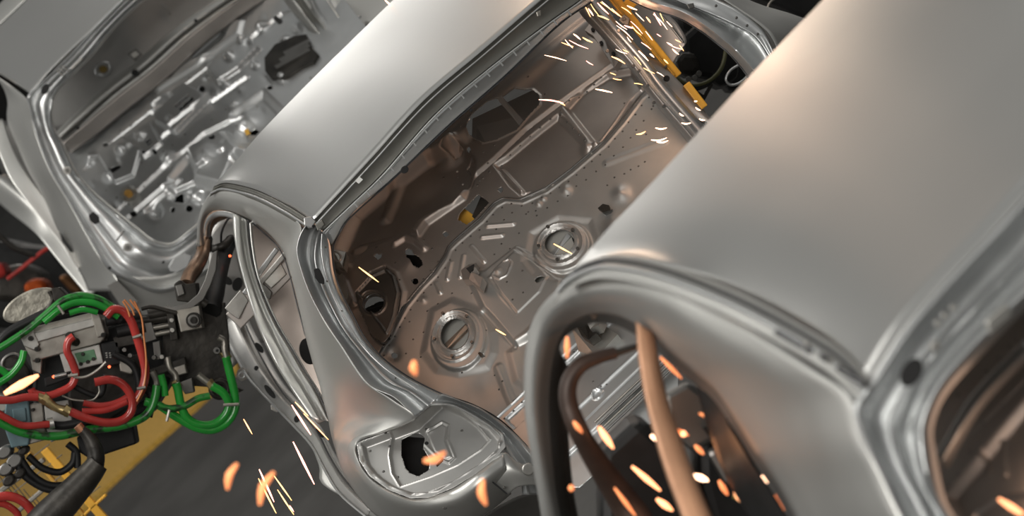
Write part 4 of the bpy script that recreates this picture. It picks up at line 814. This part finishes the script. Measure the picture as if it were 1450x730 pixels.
# black robot beyond the middle car's far window
fr = thing('industrial_robot', 'black robot head with looped cables beyond the far window of the middle car', 'robot', tuple(P(1010, 90, 1.4)))
ry_ = 1.3
slab('robot_body', [(966,52),(990,30),(1030,40),(1048,66),(1046,110),(1020,125),(1004,112),(985,110),(970,90)], ry_, .25, M_BLACK, fr, bevel=.02)
slab('robot_housing', [(955,86),(966,72),(985,74),(994,96),(984,110),(962,106)], ry_-.06, .15, M_IRON, fr, bevel=.02)
slab('robot_cover', [(950,0),(1010,20),(1070,60),(1080,120),(1030,130),(1000,60),(960,40)], ry_+.3, .2, M_BLACK, fr, bevel=.02)
for k, r_ in enumerate((3,2.4,2.4)): tube('looped_cable', [(957,102+k*3,ry_-.1),(963,114+k*3,ry_-.12),(982,121+k*3,ry_-.12),(1005,114+k*2,ry_-.12),(1022,95,ry_-.1),(1029,66,ry_-.05)], r_, mat('olive_cable', (.07,.07,.02), .5, 0) if k == 0 else M_BLACK, fr)
slab('robot_bracket', [(982,124),(996,134),(1006,116),(1010,120),(998,142),(978,128)], ry_-.05, .03, M_IRON, fr)
for q in ((984,110),(975,112),(990,104)): disc('cable_gland', q[0], q[1], 4, ry_-.1, .03, M_DARKST, fr)
hp = thing('lifting_hoop', 'grey rounded loop handle seen at the edge of the near car roof', 'handle', tuple(P(1042, 110, .9)))
tube('handle_loop', [(1046,92,.9),(1056,90,.9),(1064,96,.9),(1058,108,.9),(1046,118,.9),(1034,120,.9),(1028,112,.9),(1034,100,.9),(1046,92,.9)], 1.8, M_GALV, hp); tube('handle_stem', [(1056,94,.92),(1070,80,1.0),(1080,60,1.1)], 2.4, M_IRON, hp)
bk = slab('control_cabinet', [(1040,-30),(1075,-2),(1100,8),(1135,24),(1180,40),(1260,0),(1200,-80)], 2.2, .5, M_BLACK, None, bevel=.01); tag(bk, 'black machine cabinet in the shadow behind the far side of the middle car', 'cabinet')
cb = tube('loose_cable', [(1086,12,1.9),(1092,2,1.9),(1104,-6,1.9)], 1.6, M_BRACK, None); tag(cb, 'thin pale cable curling at the top edge in front of the black cabinet', 'cable')
yb = thing('holding_fixture', 'yellow steel fixture arm leaning across the far side of the middle car', 'fixture', tuple(P(910, 50, .9)))
beam('arm_bar', (862,-12), (960,108), 7, .52, .50, M_YELB, yb, .03); beam('arm_ridge', (858,-12), (955,107), 1.2, .50, .48, M_YEL, yb, .01)
beam('cross_bar', (878,20), (908,-12), 8, .52, .52, M_YELB, yb, .03); slab('arm_lug', [(876,28),(884,20),(892,26),(890,36),(882,34)], .47, .02, M_BRACK, yb); disc('lug_bolt', 884, 27, 2.5, .45, .01, M_DARKST, yb)
disc('arm_bolt', 943, 94, 2, .48, .01, M_DARKST, yb); beam('arm_foot', (972,118), (998,152), 5.5, .42, .40, M_YELB, yb, .03)
yc = slab('fixture_clamp', [(640,310),(656,294),(668,302),(684,318),(668,334),(650,326)], .66, .03, M_YELB, None); tag(yc, 'yellow fixture clamp showing through the square cut-out in the middle car bulkhead', 'clamp')

# ================================================================ electrode arm and tool inside the near car window
ng = thing('welding_gun', 'blurred dark brown electrode arm hooked inside the near car side window', 'welding gun', tuple(P(880, 640, -2.8)))
ny = -2.95
tube('electrode_arm', [(872,499,ny),(848,505,ny),(822,517,ny),(806,540,ny),(805,570,ny),(820,610,ny),(846,655,ny+.05),(880,705,ny+.1),(915,760,ny+.1)], [9,11,13,14,15,17,20,24,26], mat('brown_arm', (.05,.03,.022), .5, .4, .3, 12), ng)
tube('electrode_tip', [(925,483,ny),(905,489,ny),(870,500,ny)], [4,4.5,6], M_IRON, ng, n=12)
loft('spark_lit_pillar', PILLAR_LIT, mat('spark_lit_pillar', (.60,.33,.20), .45, .6, .15, 8), ng, nu=40, nv=12)  # window pillar strip; the orange spark light is put into its colour
slab('gun_body', [(850,640),(905,590),(960,640),(1000,720),(1010,790),(850,790)], ny+.3, .3, M_BLACK, ng, bevel=.02)
slab('gun_body_side', [(985,560),(1010,540),(1040,600),(1090,690),(1140,790),(1020,790),(990,680)], ny+.35, .3, M_BLACK, ng, bevel=.02)
slab('gun_bracket', [(940,560),(975,540),(1000,560),(1020,620),(980,640),(950,610)], ny+.25, .06, M_DARKST, ng, bevel=.01)
slab('gun_bracket', [(1000,640),(1040,620),(1060,660),(1030,690)], ny+.2, .06, M_DARKST, ng, bevel=.01)
tube('gun_hose', [(1000,600,ny+.2),(1030,640,ny+.2),(1060,700,ny+.2),(1110,740,ny+.2)], 8, M_IRON, ng); tube('gun_hose', [(1040,700,ny+.15),(1070,715,ny+.15),(1110,720,ny+.15)], 6, mat('olive_hose', (.16,.14,.03), .5, 0), ng)
point('weld_glow_near', tuple(P(1010, 640, ny-.1)), .45, (1, .42, .18), .04)
point('weld_glow_middle', tuple(P(882, 30, .25)), 1.0, (1, .60, .38), .08)
point('weld_glow_floor', tuple(P(520, 330, .3)), .5, (1, .55, .35), .1)
point('added_roof_glow', (1.48, 2.0, 3.15), 9, (1, .66, .46), .15)  # added warm light in empty air, makes the highlight on the near roof

# ================================================================ sparks
def spark(x1, y1, x2, y2, w, m, y, label, group, bend=0.0):
    mx, my = (x1+x2)/2, (y1+y2)/2; L = math.hypot(x2-x1, y2-y1)+1e-6; nx, ny_ = -(y2-y1)/L, (x2-x1)/L
    o = tube('spark', [(x1,y1,y),(mx+nx*bend*L,my+ny_*bend*L,y),(x2,y2,y+.01)], [w*.45,w*.8,w,w*.8,w*.35], m, None, n=9, sides=8)
    return tag(o, label, 'spark', group)
S_, Y_, Wt, Pk, E_, EH = M_SPARK, M_SPARKY, M_SPARKW, M_SPARKP, M_EMBER, M_EMBERH
# thin ones over the far sill
LB, GB = 'thin glowing spark in the shower over the far sill of the middle car', 'spark shower over the far sill'
for i, s_ in enumerate([(833,12,840,22),(836,5,848,22),(828,8,836,24),(846,4,862,20),(852,2,868,16),(850,3,870,18),(866,12,880,24),(873,36,896,56),(872,30,888,42),(846,22,862,28),(880,10,894,20),(893,30,910,48),(888,8,902,14),(895,37,908,50),(925,20,945,42),
      (926,18,936,36),(914,44,924,57),(932,10,940,30),(915,24,921,32),(930,48,936,52),(944,60,952,64),(952,69,961,77),(962,64,968,72),(946,62,966,70),(904,72,918,86),(898,80,908,92),(911,96,927,104),(905,72,912,80),(930,102,940,108),(882,70,890,74),(866,80,885,90),(806,57,833,69),(800,56,811,68),
      (825,53,839,60),(795,60,812,66),(771,78,802,86),(843,126,867,131),(864,103,872,106),(868,111,880,113),(763,141,798,146),(872,70,888,76),(898,118,910,120),(920,76,926,81),(908,60,922,70),(888,52,894,60),(940,84,946,90),(956,56,964,60),(830,86,840,92),(812,48,822,56),(900,18,912,30),(958,4,970,12),(884,36,898,40),(944,30,952,38)]):
    m_ = (Wt, Y_, S_, Pk)[i % 4] if i % 7 else Wt; cn = {Wt: 'white hot', Y_: 'yellow', S_: 'orange', Pk: 'pinkish'}[m_]; mx_ = (s_[0]+s_[2])/2-.6*(s_[1]+s_[3])/2
    zn = 'over the bulkhead' if mx_ < 805 else ('over the far sill beam' if mx_ < 852 else ('around the yellow fixture bar' if mx_ < 885 else 'before the far side panel'))
    sz = 'long' if math.hypot(s_[2]-s_[0], s_[3]-s_[1]) > 17 else 'short'
    spark(*s_, .65+.45*(i % 3 == 0), m_, .12, '%s thin %s spark flying %s' % (sz, cn, zn), GB, random.uniform(-.05,.05))
LC, GC = 'short wavy spark drifting above the near roof edge beside the far sill', 'short sparks by the roof edge'
LCs = ['topmost of the pair beside the weld dots','small yellow one at the left','middle of the stack of three','lowest of the stack of three','at the roof edge above the stack','tiny one by the sill hole','short one before the wheel house','dot-like one on the yellow foot','on the lower end of the sill beam']
for s_, lc in zip([(928,181,944,181),(901,190,914,186),(922,198,944,195),(930,201,946,199),(965,174,978,174),(985,152,992,156),(990,168,998,170),(983,143,987,143),(962,160,968,164)], LCs): spark(*s_, 1.2, Wt if s_[0] > 905 else Y_, -.35, 'short wavy spark by the near roof, '+lc, GC, .1)
for s_, l_ in (((508,378,536,399),'single thin orange spark over the speaker opening of the middle bulkhead'),((784,345,810,359),'thin orange spark crossing the round opening nearest the near roof'),((702,466,716,474),'tiny spark beside the raised box on the middle floor pan'),((545,0,556,10),'white spark at the top edge behind the middle roof'),((790,143,800,149),'pink starry spark on the bulkhead beside the oval window')):
    spark(*s_, 1.1, Y_ if s_[0] != 545 else Wt, .2 if s_[0] != 545 else 1.3, l_, None)
# thin ones falling to the floor
LD, GD = 'thin streak of a spark falling in front of the grey floor beside the middle car', 'sparks falling to the floor'
for (s_, m_, w_) in [((413,573,440,615),Pk,1.5),((415,625,445,685),Pk,1.6),((418,569,436,588),S_,1),((345,593,357,614),S_,.9),((367,664,388,710),Pk,1.5),((366,677,391,726),Y_,1.1),((388,673,413,708),Y_,1),((393,693,416,728),Y_,1),((430,585,465,622),S_,.9),((410,715,416,724),Pk,.9)]:
    cn = {Pk: 'pinkish', Y_: 'yellow', S_: 'faint orange'}[m_]; zn = {413: 'upper, in front of the door sill', 415: 'beside the sill below the upper one', 418: 'along the sill edge', 345: 'below the green hose loop', 367: 'steepest in the low cluster', 366: 'crossing the lowest ember', 388: 'upper right of the low cluster', 393: 'lower right of the low cluster', 430: 'on the sill beside the slot hole', 410: 'tiny at the bottom of the cluster'}[s_[0]]
    spark(*s_, w_, m_, .4, '%s thin falling spark, %s' % (cn, zn), GD)
# out of focus embers close to the camera
LE, GE = 'large blurred orange ember floating close to the camera', 'blurred embers close to the camera'
EL = ['large blurred orange ember, leftmost, over the grey floor','blurred orange ember behind the thin falling sparks over the grey floor','blurred orange ember in front of the tail lamp pocket of the middle car','blurred orange ember below the tail lamp pocket at the bottom edge','blurred orange ember over the lower edge of the middle car floor pan']
for s_, LE in zip([(336,656,322,692,5.5),(388,668,368,714,6),(600,652,630,640,6.5),(684,678,688,714,6),(587,510,589,530,6)], EL): spark(*s_[:4], s_[4], E_, -3.6, LE, GE, .12)
spark(6,557,54,531, 6.5, EH, -1.6, 'big bright blurred spark in front of the gun at the left edge', None)
LF, GF = 'soft glowing spark flying inside the near car side window', 'sparks inside the near window'
for (s_, m_, w_) in [((803,476,803,506),E_,5),((848,604,868,634),EH,6),((812,596,824,612),E_,5),((809,686,809,694),E_,6),((895,660,935,694),EH,5),((922,616,966,650),Wt,6),((930,706,952,722),EH,6),((935,505,965,535),E_,4),((903,458,912,472),E_,5),((925,592,975,616),E_,4),
      ((965,612,970,615),EH,6),((984,630,996,642),E_,5),((982,672,1002,680),Wt,6),((1030,655,1062,678),E_,5),((1046,680,1052,684),Wt,6),((1075,676,1090,680),Wt,8),((1060,712,1082,720),Wt,7),((1088,716,1104,722),EH,6),((1018,680,1030,700),E_,5),((990,585,1012,592),E_,4),((1098,700,1110,722),E_,5),((870,690,900,730),E_,4),((1040,696,1052,712),EH,5)]:
    cn = {E_: 'dim orange', EH: 'bright orange', Wt: 'white hot'}[m_]; zn = 'in front of the dark electrode arm' if s_[0] < 880 else ('across the window pillar' if s_[0] < 975 else 'before the black gun body')
    sz = 'long' if math.hypot(s_[2]-s_[0], s_[3]-s_[1]) > 24 else 'short'; hh = 'high up' if s_[1] < 560 else ('low down' if s_[1] > 675 else 'midway')
    spark(*s_, w_*.8, m_, -3.1, '%s %s blurred spark %s %s' % (sz, cn, hh, zn), GF)
point('weld_glow_near_bulkhead', tuple(P(1430, 640, Y+.3)), .15, (1, .62, .42), .06)
spark(1414,706,1452,730, 5, EH, -4.15, 'bright soft spark in the lower right corner on the near bulkhead', None)
